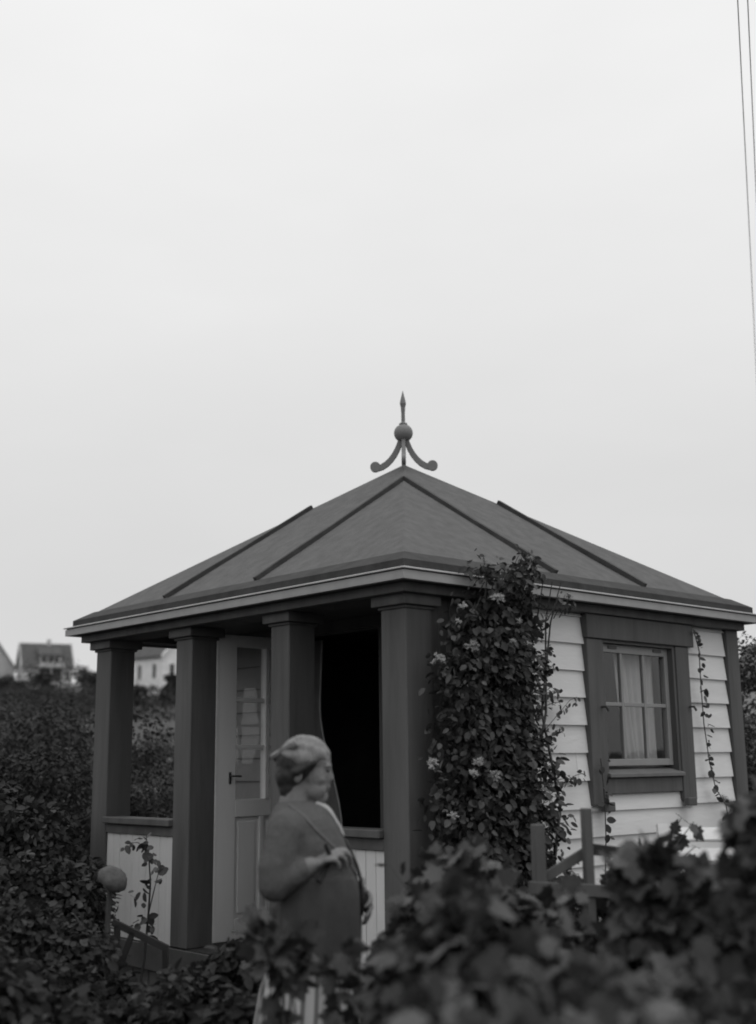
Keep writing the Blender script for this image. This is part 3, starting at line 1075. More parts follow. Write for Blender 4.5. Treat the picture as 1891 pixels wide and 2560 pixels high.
for i, (lb, a, b, h, r) in enumerate((('dark round tree on the hill right of the dormered house', -41.5, 165, 4.6, 2.4), ('dark tree in front of the left end of the dormered house', -48.5, 166, 4.2, 1.6), ('dark bush at the far left on the hill below the houses', -45.5, 143, 3.4, 2.2), ('dark tree at the right corner of the white far house', -20.6, 113, 4.4, 1.3), ('dark bush under the windows of the white far house', -24.5, 112, 1.9, 1.4), ('dark bush between the two left hill houses', -52.0, 160, 3.0, 2.2))):
    shrub(lb, a, b, h, r, 2600, 80 + i, .30, 'tree', 'trees around the far houses', 'hill_tree')


# ------------------------------------------------------------------ the woman
WO = gp(-.477, -1.924, 0)


def wp(f, l, z):
    """f = the way she faces, l = to her left, z = height"""
    q = gp(f, l)
    return Vector((WO.x + q.x, WO.y + q.y, z))


def cap(bm, p0, p1, r0, r1, n=12):
    """closed tapered limb with round ends"""
    p0, p1 = Vector(p0), Vector(p1)
    d = (p1 - p0); L = d.length; d.normalize()
    pts, rad = [], []
    for k in range(5):
        t = PI / 2 * (1 - k / 4); pts.append(p0 - d * r0 * math.sin(t)); rad.append(max(.0006, r0 * math.cos(t)))
    for k in range(5):
        t = PI / 2 * k / 4; pts.append(p1 + d * r1 * math.sin(t)); rad.append(max(.0006, r1 * math.cos(t)))
    tube(bm, pts, rad, n)


def fuse(name, bm, m, parent, voxel, smooth=4, fac=.5, tex=None):
    """overlapping closed forms -> one continuous skin"""
    me = bpy.data.meshes.new('tmp'); bmesh.ops.recalc_face_normals(bm, faces=bm.faces); bm.to_mesh(me); bm.free()
    o = bpy.data.objects.new('tmp', me); COL.objects.link(o)
    r = o.modifiers.new('r', 'REMESH'); r.mode = 'VOXEL'; r.voxel_size = voxel
    s = o.modifiers.new('s', 'SMOOTH'); s.factor = fac; s.iterations = smooth
    bpy.context.view_layer.update()
    dg = bpy.context.evaluated_depsgraph_get()
    res = bpy.data.meshes.new_from_object(o.evaluated_get(dg))
    bpy.data.objects.remove(o); bpy.data.meshes.remove(me)
    b = BM(); b.from_mesh(res); bpy.data.meshes.remove(res)
    if tex:
        b.normal_update()
        for v in b.verts: v.co += v.normal * tex(v.co)
    return obj(name, b, m, parent, smooth=True)


M_skin = mat('skin', .175, .6, .16, 22, .35, 90, spec=.25)
M_hair = mat('dark_grey_hair', .028, .6, .3, 40, .5, 90, (1, 1, .2))
M_scarf = mat('head_scarf_cloth', .21, .9, .3, 45, .6, 90, (1, 1, .35))
M_card = mat('knitted_cardigan', .120, .95, .12, 60, 1.0, 200, spec=.1)
M_lapel = mat('cardigan_edge', .145, .95, .1, 60, .6, 200, spec=.1)
M_apron = mat('dark_apron_cloth', .066, .9, .15, 12, .25, 180, spec=.1)
M_collar = mat('pale_collar_cloth', .36, .9, .08, 12)
M_shoe = mat('black_leather', .03, .4, .2, 10)
M_eye = mat('dark_eye', .03, .2, .1, 10, spec=.6)

# striped skirt
M_skirt = bpy.data.materials.new('striped_skirt_cloth'); M_skirt.use_nodes = True
_t = M_skirt.node_tree; _p = _t.nodes['Principled BSDF']; _p.inputs['Roughness'].default_value = .9
_at = _t.nodes.new('ShaderNodeAttribute'); _at.attribute_name = 'stripe'
_mr = _t.nodes.new('ShaderNodeMapRange'); _mr.inputs['To Min'].default_value = .16; _mr.inputs['To Max'].default_value = .46
_t.links.new(_at.outputs['Fac'], _mr.inputs['Value']); _t.links.new(_mr.outputs['Result'], _p.inputs['Base Color'])


def hand(bm, wrist, d, up, side, curl, L=.10):
    """palm with five fingers; d = along the hand, up = back of the hand, side = thumb side"""
    d, up, side = d.normalized(), up.normalized(), side.normalized()
    M3 = Matrix((d, side, up)).transposed()
    pc = wrist + d * L * .52
    ball(bm, pc, (L * .56, L * .42, L * .2), 14, M3)
    ball(bm, wrist + d * .012, (.034, .029, .024), 10, M3)
    for i, (off, ln) in enumerate(((.36, .86), (.12, .98), (-.12, .92), (-.35, .72))):
        p = wrist + d * L * (.92 - .06 * abs(i - 1)) + side * L * off + up * .004
        a = 0
        r = .0122
        for j, seg in enumerate((.44, .32, .26)):
            a += curl[j]
            v = d * math.cos(a) - up * math.sin(a) + side * off * .10
            q = p + v * L * seg * ln
            cap(bm, p, q, r, r * .92, 8)
            p, r = q, r * .92
    p = wrist + d * L * .25 + side * L * .38
    for j, (ln, a) in enumerate(((.42, .25), (.34, .55), (.28, .8))):
        v = (d * .72 + side * (.75 - .35 * j) - up * a * .7).normalized()
        q = p + v * L * ln
        cap(bm, p, q, 0.0145 - .0012 * j, .0135 - .0012 * j, 8); p = q


def make_woman():
    root = empty('person', (WO.x, WO.y, GZ), 'stout woman in headscarf and knitted cardigan standing in profile before the porch', 'person')
    b = BM()
    X3 = Matrix((gp(1, 0), gp(0, 1), Vector((0, 0, 1)))).transposed()
    tilt = X3 @ Matrix.Rotation(math.radians(8), 3, 'Y')
    # skull, face, jaw
    ball(b, wp(-.005, 0, 1.205), (.108, .083, .098), 20, X3)
    ball(b, wp(.040, 0, 1.205), (.074, .072, .06), 16, X3)            # forehead
    ball(b, wp(.048, 0, 1.135), (.066, .066, .092), 18, tilt)
    ball(b, wp(.025, 0, 1.085), (.068, .062, .050), 14, tilt)
    ball(b, wp(.078, 0, 1.052), (.025, .026, .022), 12, X3)            # chin
    ball(b, wp(.092, 0, 1.178), (.026, .058, .017), 12, X3)            # brow
    cap(b, wp(.104, 0, 1.165), wp(.113, 0, 1.127), .010, .0145, 8)     # nose
    for s in (-1, 1):
        ball(b, wp(.106, s * .013, 1.120), .0105, 8)
        ball(b, wp(.066, s * .046, 1.122), (.026, .022, .024), 10, X3)  # cheeks
        ball(b, wp(.050, s * .040, 1.078), (.045, .026, .038), 12, X3)  # jowls
        ball(b, wp(-.022, s * .082, 1.135), (.020, .010, .032), 10, tilt)  # ears
    ball(b, wp(.103, 0, 1.092), (.011, .022, .007), 10, X3)            # lips
    ball(b, wp(.098, 0, 1.080), (.010, .018, .007), 10, X3)
    ball(b, wp(.066, 0, 1.098), (.040, .052, .034), 14, X3)
    ball(b, wp(.050, 0, 1.045), (.05, .045, .035), 12, X3)             # under the chin
    cap(b, wp(-.030, 0, 1.10), wp(-.045, 0, .97), .062, .078, 16)
    # trunk
    ball(b, wp(-.02, 0, .86), (.125, .195, .17), 20, X3)
    ball(b, wp(.045, 0, .66), (.15, .18, .20), 20, X3)
    ball(b, wp(.0, 0, .45), (.15, .185, .2), 20, X3)
    for s in (-1, 1):
        cap(b, wp(.0, s * .09, .42), wp(.01, s * .085, .02), .095, .066, 12)
        cap(b, wp(.01, s * .085, .02), wp(-.01, s * .085, -.36), .062, .042, 12)
        ball(b, wp(.045, s * .088, GZ + .045), (.125, .045, .042), 12, X3)
    # right arm, forearm raised across the front
    sh, el, wr = wp(-.06, -.185, .925), wp(-.105, -.235, .715), wp(.035, -.225, .785)
    cap(b, sh, el, .062, .050); cap(b, el, wr, .052, .037)
    hand(b, wr, gp(1, .25, .42), Vector((0, 0, 1)) + gp(-.35, -.5), gp(.25, .8, .35), (.35, .8, .7), .112)
    # left arm, reaching down to the bush in front of her
    sh, el, wr2 = wp(-.03, .18, .92), wp(.06, .235, .70), wp(.215, .13, .655)
    cap(b, sh, el, .062, .050); cap(b, el, wr2, .047, .031)
    hand(b, wr2, gp(.45, -.75, -.42), gp(.85, .1, .35), gp(.1, -.3, 1), (.25, .45, .4), .115)
    body = fuse('body', b, M_skin, root, .0062, 5, .5)
    for s in (-1, 1):
        e = BM(); ball(e, wp(.0985, s * .031, 1.160), (.0115, .0155, .010), 10, X3); obj('eye', e, M_eye, root, smooth=True)
        e = BM(); cap(e, wp(.103, s * .014, 1.190), wp(.090, s * .05, 1.187), .005, .004, 6); obj('eyebrow', e, M_hair, root, smooth=True)
    # hair: coiled at the nape, showing under the scarf
    h = BM()
    ball(h, wp(-.02, 0, 1.195), (.102, .092, .092), 18, X3)
    ball(h, wp(-.075, 0, 1.14), (.05, .075, .072), 16, X3)
    ball(h, wp(-.062, 0, 1.085), (.048, .066, .05), 14, X3)
    ball(h, wp(-.066, 0, 1.05), (.036, .058, .04), 14, X3)
    ball(h, wp(-.04, 0, 1.14), (.055, .088, .06), 14, X3)
    for s in (-1, 1): cap(h, wp(.045, s * .074, 1.195), wp(-.03, s * .086, 1.155), .014, .02, 8)
    fuse('hair', h, M_hair, root, .0075, 3, .4, lambda c: .0035 * mnoise.noise(c * 45))
    # headscarf
    s = BM()
    vs = ball(s, wp(-.002, 0, 1.204), (.1155, .095, .1035), 64, X3)
    inv = X3.inverted()
    kill = []
    for v in s.verts:
        q = inv @ (v.co - wp(0, 0, 1.2))
        edge = -.034 + .36 * max(0, q.x) + .5 * max(0, -q.x - .03)
        if q.z < edge: kill.append(v)
        else:
            kd = Vector((q.x + .11, q.y, q.z - .03)); an = math.atan2(kd.y, kd.z * .8 + kd.x * .35)
            v.co += (X3 @ Vector((q.x, q.y, q.z)).normalized()) * (.0035 * mnoise.noise(q * 22) + .0032 * math.sin(an * 13 + 2 * mnoise.noise(q * 15)) * min(1, kd.length / .08) - .008 * max(0, 1 - (q.z - edge) / .03))
    bmesh.ops.delete(s, geom=kill, context='VERTS')
    bmesh.ops.recalc_face_normals(s, faces=s.faces)
    bmesh.ops.solidify(s, geom=list(s.faces), thickness=.004)
    sc = obj('headscarf', s, M_scarf, root, smooth=True)
    t = BM()                                                            # knotted corner sticking out behind
    g = []
    for i in range(9):
        u = i / 8
        row = []
        for j in range(7):
            w = (j / 6 - .5) * 2
            wd = .085 * (1 - u) + .008
            row.append(t.verts.new(wp(-.04 - .108 * u, w * wd * 1.1, 1.302 - .080 * u - .020 * w * w * (1 - u) + .004 * math.sin(u * 9 + w * 3))))
        g.append(row)
    for i in range(8):
        for j in range(6): t.faces.new((g[i][j], g[i + 1][j], g[i + 1][j + 1], g[i][j + 1]))
    bmesh.ops.recalc_face_normals(t, faces=t.faces); bmesh.ops.solidify(t, geom=list(t.faces), thickness=.03)
    obj('scarf_corner', t, M_scarf, sc, smooth=True)
    # cardigan
    c = BM()
    lev = [(1.035, -.105, .050, .085), (1.005, -.13, .098, .14), (.965, -.148, .128, .185), (.92, -.152, .152, .205), (.87, -.152, .172, .218), (.82, -.148, .192, .22), (.77, -.146, .211, .22), (.69, -.140, .228, .218), (.60, -.138, .224, .218), (.50, -.148, .214, .222), (.42, -.16, .215, .23)]
    n = 40; rings = []
    for z, bk, ft, hw in lev:
        m_, hx_ = (bk + ft) / 2, (ft - bk) / 2
        ring = []
        for k in range(n):
            a = 2 * PI * k / n
            ca, sa = math.cos(a), math.sin(a)
            ring.append(c.verts.new(wp(m_ + hx_ * (abs(ca) ** .85) * (1 if ca > 0 else -1), hw * (abs(sa) ** .85) * (1 if sa > 0 else -1), z)))
        rings.append(ring)
    for r0, r1 in zip(rings, rings[1:]):
        for k in range(n): c.faces.new((r0[k], r1[k], r1[(k + 1) % n], r0[(k + 1) % n]))
    c.faces.new(rings[0]); c.faces.new(rings[-1][::-1])
    sh, el, wr = wp(-.06, -.175, .925), wp(-.105, -.235, .715), wp(.035, -.225, .785)
    cap(c, sh, wp(-.10, -.225, .78), .085, .074, 16); cap(c, wp(-.10, -.225, .78), el, .074, .068, 16); cap(c, el, el.lerp(wr, .70), .066, .050, 16)
    sh, el, wr2 = wp(-.03, .175, .92), wp(.06, .235, .70), wp(.215, .13, .655)
    cap(c, sh, el, .083, .066, 16); cap(c, el, el.lerp(wr2, .72), .064, .048, 16)

    def folds(q):
        v = X3.inverted() @ (q - WO)
        return .004 * mnoise.noise(q * 16) + .0035 * math.sin(v.z * 70 + v.x * 55) * ss((.85 - abs(v.z - .78)) - .6) + .002 * mnoise.noise(q * 40)
    cardi = fuse('cardigan', c, M_card, root, .0085, 6, .5, folds)
    from mathutils.bvhtree import BVHTree
    bv = BVHTree.FromPolygons([v.co + WL[cardi] for v in cardi.data.vertices], [list(p.vertices) for p in cardi.data.polygons])
    eb = BM(); pp = []
    for k in range(15):
        t = k / 14
        f_, l_, z_ = -.06 + .28 * t, -.115 - .30 * t * (1 - t) * 1.1 + .06 * t ** 2, 1.03 - .30 * t ** 1.15
        loc, nn_, _, _ = bv.find_nearest(wp(f_, l_, z_))
        pp.append(loc + nn_ * .001)
    tube(eb, pp, [.0065] * 15, 8)
    obj('lapel_edge', eb, M_lapel, cardi, smooth=True)
    cb = BM()                                                           # cuffs
    el, wr = wp(-.105, -.235, .715), wp(.035, -.225, .785)
    cap(cb, el.lerp(wr, .62), el.lerp(wr, .78), .050, .047, 14)
    el2, wr2 = wp(.06, .235, .70), wp(.215, .13, .655)
    cap(cb, el2.lerp(wr2, .62), el2.lerp(wr2, .80), .049, .046, 14)
    obj('cuff', cb, M_card, root, smooth=True)
    # pale blouse front showing between the cardigan edges
    k = BM(); rows = []
    for i in range(11):
        s_ = i / 10
        row = []
        for j in range(13):
            l_ = (j / 12 - .5) * 2
            loc, nn_, _, _ = bv.find_nearest(wp(.072 + .115 * s_ - .02 * abs(l_), l_ * (.075 - .045 * s_), 1.035 - .145 * s_))
            row.append(k.verts.new(loc + nn_ * (.004 + .004 * (1 - abs(l_)))))
        rows.append(row)
    for r0, r1 in zip(rows, rows[1:]):
        for j in range(12): k.faces.new((r0[j], r0[j + 1], r1[j + 1], r1[j]))
    bmesh.ops.recalc_face_normals(k, faces=k.faces); bmesh.ops.solidify(k, geom=list(k.faces), thickness=.004)
    obj('blouse_front', k, M_collar, root, smooth=True)
    # apron wrapped round the front, from the waist to the knee
    A = BM(); rows = []
    for i in range(25):
        u = i / 24
        z = .735 - .36 * u
        bk, ft, hw = -.145 - .03 * u, .232 + .006 * math.sin(u * PI) - .002 * u, .232 + .018 * u
        if u < .2: ft -= .018 * (1 - u / .2)
        m_, hx_ = (bk + ft) / 2, (ft - bk) / 2
        row = []
        for j in range(49):
            a = -PI * .70 + 1.4 * PI * j / 48
            ca, sa = math.cos(a), math.sin(a)
            wv = 1 + (.006 + .022 * u) * math.sin(a * 14 + 1 + math.sin(a * 4))
            row.append(A.verts.new(wp(m_ + hx_ * wv * (abs(ca) ** .85) * (1 if ca > 0 else -1), hw * wv * (abs(sa) ** .85) * (1 if sa > 0 else -1), z)))
        rows.append(row)
    for r0, r1 in zip(rows, rows[1:]):
        for j in range(48): A.faces.new((r0[j], r1[j], r1[j + 1], r0[j + 1]))
    bmesh.ops.recalc_face_normals(A, faces=A.faces); bmesh.ops.solidify(A, geom=list(A.faces), thickness=.005)
    obj('apron', A, M_apron, root, smooth=True)
    B_ = BM(); tube(B_, [wp(.172, -.03, .875), wp(.196, -.035, .83), wp(.221, -.035, .77), wp(.238, -.03, .71), wp(.242, -.03, .65), wp(.241, -.03, .57)], .0075, 6)
    obj('apron_band', B_, M_hair, root, smooth=True)
    # gathered striped skirt
    S = BM(); n = 144; rows = []
    for i in range(15):
        u = i / 14
        z = .50 - .86 * u
        bk, ft, hw = -.135 - .15 * u ** .9, .205 + .05 * u, .215 + .09 * u
        m_, hx_ = (bk + ft) / 2, (ft - bk) / 2
        row = []
        for j in range(n):
            a = 2 * PI * j / n
            wv = 1 + (.012 + .04 * u) * math.sin(a * 18 + .8 * math.sin(a * 3)) 
            row.append(S.verts.new(wp(m_ + hx_ * wv * math.cos(a), hw * wv * math.sin(a), z)))
        rows.append(row)
    for r0, r1 in zip(rows, rows[1:]):
        for j in range(n): S.faces.new((r0[j], r1[j], r1[(j + 1) % n], r0[(j + 1) % n]))
    sk = obj('skirt', S, M_skirt, root, smooth=True)
    at = sk.data.attributes.new('stripe', 'FLOAT', 'FACE')
    at.data.foreach_set('value', [1.0 if (f % n) % 6 in (0, 1, 2, 3) else 0.0 for f in range(len(sk.data.polygons))])
    for s_ in (-1, 1):
        f = BM(); ball(f, wp(.05, s_ * .088, GZ + .048), (.135, .052, .05), 14, X3); ball(f, wp(-.04, s_ * .088, GZ + .075), (.06, .05, .07), 12, X3)
        fuse('shoe', f, M_shoe, root, .012, 3)
    return root


make_woman()
b = BM()
tube(b, [wp(.098, -.245, .872), wp(.118, -.21, .82), wp(.10, -.20, .775), wp(.07, -.235, .725)], [.007, .011, .012, .013], 8)
tag(obj('garden_stick', b, M_dwood, None), 'short dark stick held in the right hand of the woman', 'stick')

# ------------------------------------------------------------------ honeysuckle on the porch corner
def honeysuckle():
    base = (.8, -.08, GZ + .02)
    cls = [(.93, -.02, 2.13, .26, .13, .20), (.70, -.02, 1.98, .33, .14, .26), (.86, -.02, 1.82, .34, .14, .24), (.60, -.03, 1.68, .36, .15, .28), (.80, -.03, 1.5, .36, .16, .3),
           (.62, -.05, 1.3, .40, .17, .3), (.9, -.05, 1.15, .36, .17, .3), (.60, -.07, .95, .44, .2, .3), (.86, -.07, .78, .42, .2, .3), (.58, -.1, .55, .46, .22, .3), (.85, -.1, .35, .45, .24, .3), (.6, -.1, .0, .5, .25, .4),
           (.93, -.10, 2.32, .14, .08, .10), (1.0, -.12, 2.42, .07, .06, .05), (.62, -.1, 2.37, .10, .06, .05)]
    root = empty('honeysuckle', base, 'tall flowering climber covering the corner between front post and window wall', 'climber')
    sb = BM()
    rr = random.Random(5)
    for k in range(9):
        x = .5 + .09 * k
        pts = [(.6 + .05 * k, -.08, GZ), (x + rr.uniform(-.1, .1), -.05, .3), (x + rr.uniform(-.15, .15), -.02, .9), (x + rr.uniform(-.15, .15), 0, 1.5), (x + rr.uniform(-.1, .1) + .08, -.02, 2.1), (x + .12, -.12, 2.36)]
        tube(sb, pts, [.016, .014, .011, .009, .006, .003], 5)
    P, d = scatter(cls, 15000, .35)
    Rm = leaf_orient(d * np.array([.6, 1, .6]), .45, .7, .8)
    S = .047 * RNG.uniform(.5, 1.45, len(P))
    P += RNG.normal(size=P.shape) * np.array([.05, .025, .05])
    # sprays reaching over the boards to the right
    sp = [(1.30, 1.72, .22, .10), (1.36, 1.62, .20, .04), (1.42, 1.40, .34, .22), (1.32, 1.28, .26, .12), (1.34, 1.05, .30, .02), (1.44, .98, .34, .12), (1.36, 1.85, .10, .1), (1.30, .86, .3, -.05), (1.30, 1.52, .26, .06), (1.28, 1.18, .22, -.05), (1.32, .72, .24, .06), (1.24, 2.02, .14, .02)]
    ex = []
    for x, z, ln, up_ in sp:
        pts = [(x - .25, .0, z - up_ * .4 - .03), (x - .1, .05, z - .01), (x + ln * .35, .10, z + up_ * .5), (x + ln * .75, .115, z + up_ * .9), (x + ln, .12, z + up_)]
        tube(sb, pts, [.005, .004, .003, .0025, .002], 4)
        for t in np.linspace(.25, 1, 9):
            i = min(3, int(t * 4)); f = t * 4 - i
            q = Vector(pts[i]).lerp(Vector(pts[i + 1]), f)
            for sgn in (-1, 1):
                if rr.random() < .8: ex.append((q.x + rr.uniform(-.012, .012), q.y - .015 + rr.uniform(-.01, .01), q.z + sgn * .012 + rr.uniform(-.02, .01)))
    # top sprigs over the eave
    for x, z in ((.60, 2.42), (.66, 2.40), (.98, 2.53), (1.04, 2.5), (.92, 2.5), (1.1, 2.44), (1.38, 2.28), (1.44, 2.29), (1.32, 2.27), (.55, 2.2), (.5, 2.16)):
        tube(sb, [(x - .06, -.06, z - .16), (x - .02, -.10, z - .06), (x, -.12, z)], [.004, .003, .002], 4)
        for k in range(6): ex.append((x + rr.uniform(-.04, .04), -.12 + rr.uniform(-.03, .03), z + rr.uniform(-.09, .02)))
    obj('stem', sb, M_stem, root)
    E = np.array(ex)
    dE = RNG.normal(size=E.shape) * np.array([.7, .4, .7]) + np.array([.2, -.8, 0])
    RE = leaf_orient(dE, .15, .5, .9); SE = .046 * RNG.uniform(.6, 1.3, len(E))
    E, RE, SE = E[:230], RE[:230], SE[:230]
    leaf_parts(E, RE, SE, 'oval', H_one, root)
    order = np.argsort(P[:, 1] - S * 3)
    na = 300 - len(E)
    a, r = order[:na], order[na:]
    leaf_parts(P[a], Rm[a], S[a], 'oval', H_one, root)
    mass_mesh('foliage', 'oval', P[r], Rm[r], S[r], H_mass, root, .4, 1.6)
    # flower heads: radiating slender trumpets
    def flower(x, y, z, r, n):
        b = BM()
        for k in range(n):
            v = Vector((rr.gauss(0, 1), rr.gauss(-.5, .8), rr.gauss(.35, .8))).normalized()
            c = Vector((x, y, z))
            r1 = r * rr.uniform(.7, 1.25); s1 = v.orthogonal().normalized() * .007; e1 = c + v * r1
            tube(b, [c, c + v * r1 * .6, e1], [.003, .005, .0075], 4)
            for q1 in (s1, -s1):
                f1 = [b.verts.new(e1 + q1 * .5), b.verts.new(e1 + q1 * 1.2 + v * .010), b.verts.new(e1 + q1 * 2.0 + v * .012 - Vector((0, 0, .006))), b.verts.new(e1 + v * .006)]
                b.faces.new(f1)
        obj('flower', b, F_petal, root)
    for x, y, z, r, n in ((.64, -.17, 2.188, .05, 26), (.40, -.17, 1.876, .048, 24), (.11, -.16, 1.783, .05, 26), (.03, -.18, 1.18, .04, 18), (.372, -.22, 1.185, .038, 14), (.508, -.22, 1.102, .045, 18), (.318, -.22, 1.119, .035, 12),
                          (.983, -.16, 2.48, .025, 8), (1.36, -.16, 2.266, .03, 10), (.10, -.27, .89, .03, 10), (.85, -.16, 2.06, .026, 9), (.70, -.12, 2.36, .026, 9), (.33, -.17, 2.12, .028, 9), (.28, -.17, 2.02, .025, 8), (.86, -.2, 1.335, .034, 10), (.75, -.19, 1.93, .02, 6), (.9, -.18, 1.92, .026, 9)):
        flower(x, y, z, r * .72, int(n * 1.5))


honeysuckle()


def wall_vine(label, path, n, size, y, name='climbing_vine'):
    root = empty(name, (path[0][0], y, path[0][1]), label, 'vine', 'slender vines on the window wall')
    b = BM()
    tube(b, [(x, y + .01 * math.sin(i * 2), z) for i, (x, z) in enumerate(path)], .0045, 5)
    obj('stem', b, M_stem, root)
    P = []
    rr = random.Random(len(path) * 7)
    for k in range(n):
        t = (k + rr.random()) / n * (len(path) - 1); i = int(t); f = t - i
        x = path[i][0] + (path[i + 1][0] - path[i][0]) * f; z = path[i][1] + (path[i + 1][1] - path[i][1]) * f
        P.append((x + rr.choice((-1, 1)) * rr.uniform(.008, .03), y - rr.uniform(.005, .03), z))
    P = np.array(P)
    d = RNG.normal(size=P.shape) * np.array([.9, .2, .5]) + np.array([0, -.7, 0])
    leaf_parts(P, leaf_orient(d, .1, .45, 1.0), size * RNG.uniform(.5, 1.3, len(P)), 'oval', H_one, root)


wall_vine('long thin vine trained up the white boards between window and right corner', [(3.60, .45), (3.56, .83), (3.40, .97), (3.345, 1.18), (3.325, 1.46), (3.295, 1.74), (3.30, 2.03), (3.264, 2.19)], 60, .058, .12)
wall_vine('short thin vine hanging down from the lower left corner of the window', [(1.96, .40), (2.0, .66), (1.985, .88), (1.985, 1.0), (1.985, 1.2)], 22, .055, .105)

# sapling before the left parapet panel
def sapling():
    base = gp(-1.15, .55); base = (-.36, 2.33, GZ)
    root = empty('young_sapling', base, 'thin young sapling with a few leaves before the left white panel', 'sapling')
    b = BM()
    tube(b, [(-.36, 2.33, GZ), (-.35, 2.25, -.1), (-.35, 2.215, .2), (-.35, 2.20, .4), (-.35, 2.24, .63), (-.35, 2.29, .75)], [.009, .008, .007, .006, .004, .002], 6)
    tube(b, [(-.35, 2.215, .2), (-.36, 2.13, .37), (-.36, 2.07, .51)], [.005, .004, .002], 5)
    tube(b, [(-.35, 2.24, .62), (-.35, 2.38, .66), (-.35, 2.47, .655)], [.003, .003, .002], 5)
    obj('stem', b, M_stem, root)
    P = []
    rr = random.Random(9)
    for y, z, k in ((2.07, .50, 9), (2.11, .44, 4), (2.236, .635, 9), (2.26, .68, 6), (2.48, .655, 5), (2.40, .67, 3), (2.31, .30, 6), (2.17, .16, 8), (2.20, .39, 5), (2.35, .14, 4), (2.22, .05, 4), (2.19, .57, 5), (2.13, .53, 4)):
        for _ in range(k): P.append((-.36 + rr.uniform(-.04, .03), y + rr.uniform(-.04, .04), z + rr.uniform(-.04, .04)))
    P = np.array(P)
    leaf_parts(P, leaf_orient(RNG.normal(size=P.shape) + np.array([-.8, -.4, 0]), .1, .5, .7), .062 * RNG.uniform(.6, 1.3, len(P)), 'oval', H_one, root)


sapling()

# ------------------------------------------------------------------ currant bushes in the foreground
CUR = 'currant bushes along the garden path'
bush('currant_bush', 'currant bush in the foreground whose top reaches the foot of the climber', 'bush', gbase(.05, -3.95),
     [cl(.03, -3.97, .62, .16, .18), cl(-.06, -3.9, .54, .14, .16), cl(.2, -3.95, .54, .18, .17), cl(.08, -4.0, .25, .3, .35), cl(.05, -3.85, .78, .06, .09)],
     2340, 0.080, 'lobed', L_one, L_mass, 300, CUR, up=.5, rnd=.85, stems=16, stem_r=.009, shoots=14)
bush('currant_bush', 'low currant bush in the foreground below the two wooden stakes', 'bush', gbase(.36, -4.2),
     [cl(.27, -4.25, .48, .2, .17), cl(.48, -4.2, .48, .2, .18), cl(.36, -4.2, .2, .32, .34)],
     2028, 0.080, 'lobed', L_one, L_mass, 300, CUR, up=.5, rnd=.85, stems=16, stem_r=.009, shoots=14)
bush('currant_bush', 'leafy currant bush in front of the white slatted bench', 'bush', gbase(.72, -3.45),
     [cl(.64, -3.47, .64, .12, .18), cl(.64, -3.45, .80, .08, .10), cl(.75, -3.45, .63, .14, .22), cl(.86, -3.45, .62, .2, .26), cl(.7, -3.5, .3, .36, .36)],
     2652, 0.076, 'lobed', L_one, L_mass, 300, CUR, up=.5, rnd=.85, stems=16, stem_r=.009, shoots=14)
bush('currant_bush', 'tallest currant bush at the right edge with arching shoots', 'bush', gbase(1.0, -3.6),
     [cl(.97, -3.65, .76, .17, .20), cl(1.1, -3.6, .84, .2, .26), cl(.91, -3.62, .94, .07, .09), cl(1.02, -3.62, .5, .3, .34), cl(1.0, -3.6, 1.02, .1, .08)],
     2652, 0.076, 'lobed', L_one, L_mass, 300, CUR, up=.5, rnd=.85, stems=16, stem_r=.009, shoots=14)
bush('currant_bush', 'currant bush nearest the camera along the bottom edge', 'bush', gbase(.3, -4.72),
     [cl(.04, -4.7, .50, .14, .15), cl(.2, -4.75, .52, .17, .15), cl(.42, -4.72, .52, .17, .16), cl(.25, -4.7, .15, .36, .36)],
     2028, 0.080, 'lobed', L_one, L_mass, 300, CUR, up=.5, rnd=.85, stems=16, stem_r=.009, shoots=14)
bush('currant_bush', 'small dark currant bush standing in front of the woman\'s skirt', 'bush', gbase(-.47, -2.97),
     [cl(-.535, -2.97, .60, .055, .08), cl(-.47, -2.95, .54, .06, .07), cl(-.485, -2.97, .30, .035, .12), cl(-.24, -3.0, .40, .09, .2), cl(-.40, -3.0, -.2, .14, .15)],
     420, 0.076, 'lobed', L_one, L_mass, 300, CUR, up=.5, rnd=.85, stems=16, stem_r=.009, shoots=2)
bush('currant_bush', 'currant bush behind the low foreground ones, beneath the climber', 'bush', gbase(.35, -2.6),
     [cl(.15, -2.6, .66, .22, .22), cl(.42, -2.6, .42, .24, .24), cl(.75, -2.6, .40, .25, .24), cl(.05, -2.5, .4, .25, .3), cl(.4, -2.6, .0, .5, .4)],
     2652, 0.076, 'lobed', L_one, L_mass, 300, CUR, up=.5, rnd=.85, stems=16, stem_r=.009, shoots=14)
bush('currant_bush', 'currant bush growing round the foot of the two wooden stakes', 'bush', gbase(.7, -1.4),
     [cl(.55, -1.45, .34, .25, .22), cl(.85, -1.35, .38, .25, .24), cl(1.1, -1.4, .5, .25, .28), cl(.75, -1.4, .0, .5, .35), cl(.2, -1.2, .4, .3, .3)],
     2652, 0.072, 'lobed', L_one, L_mass, 300, CUR, up=.5, rnd=.85, stems=16, stem_r=.009, shoots=14)


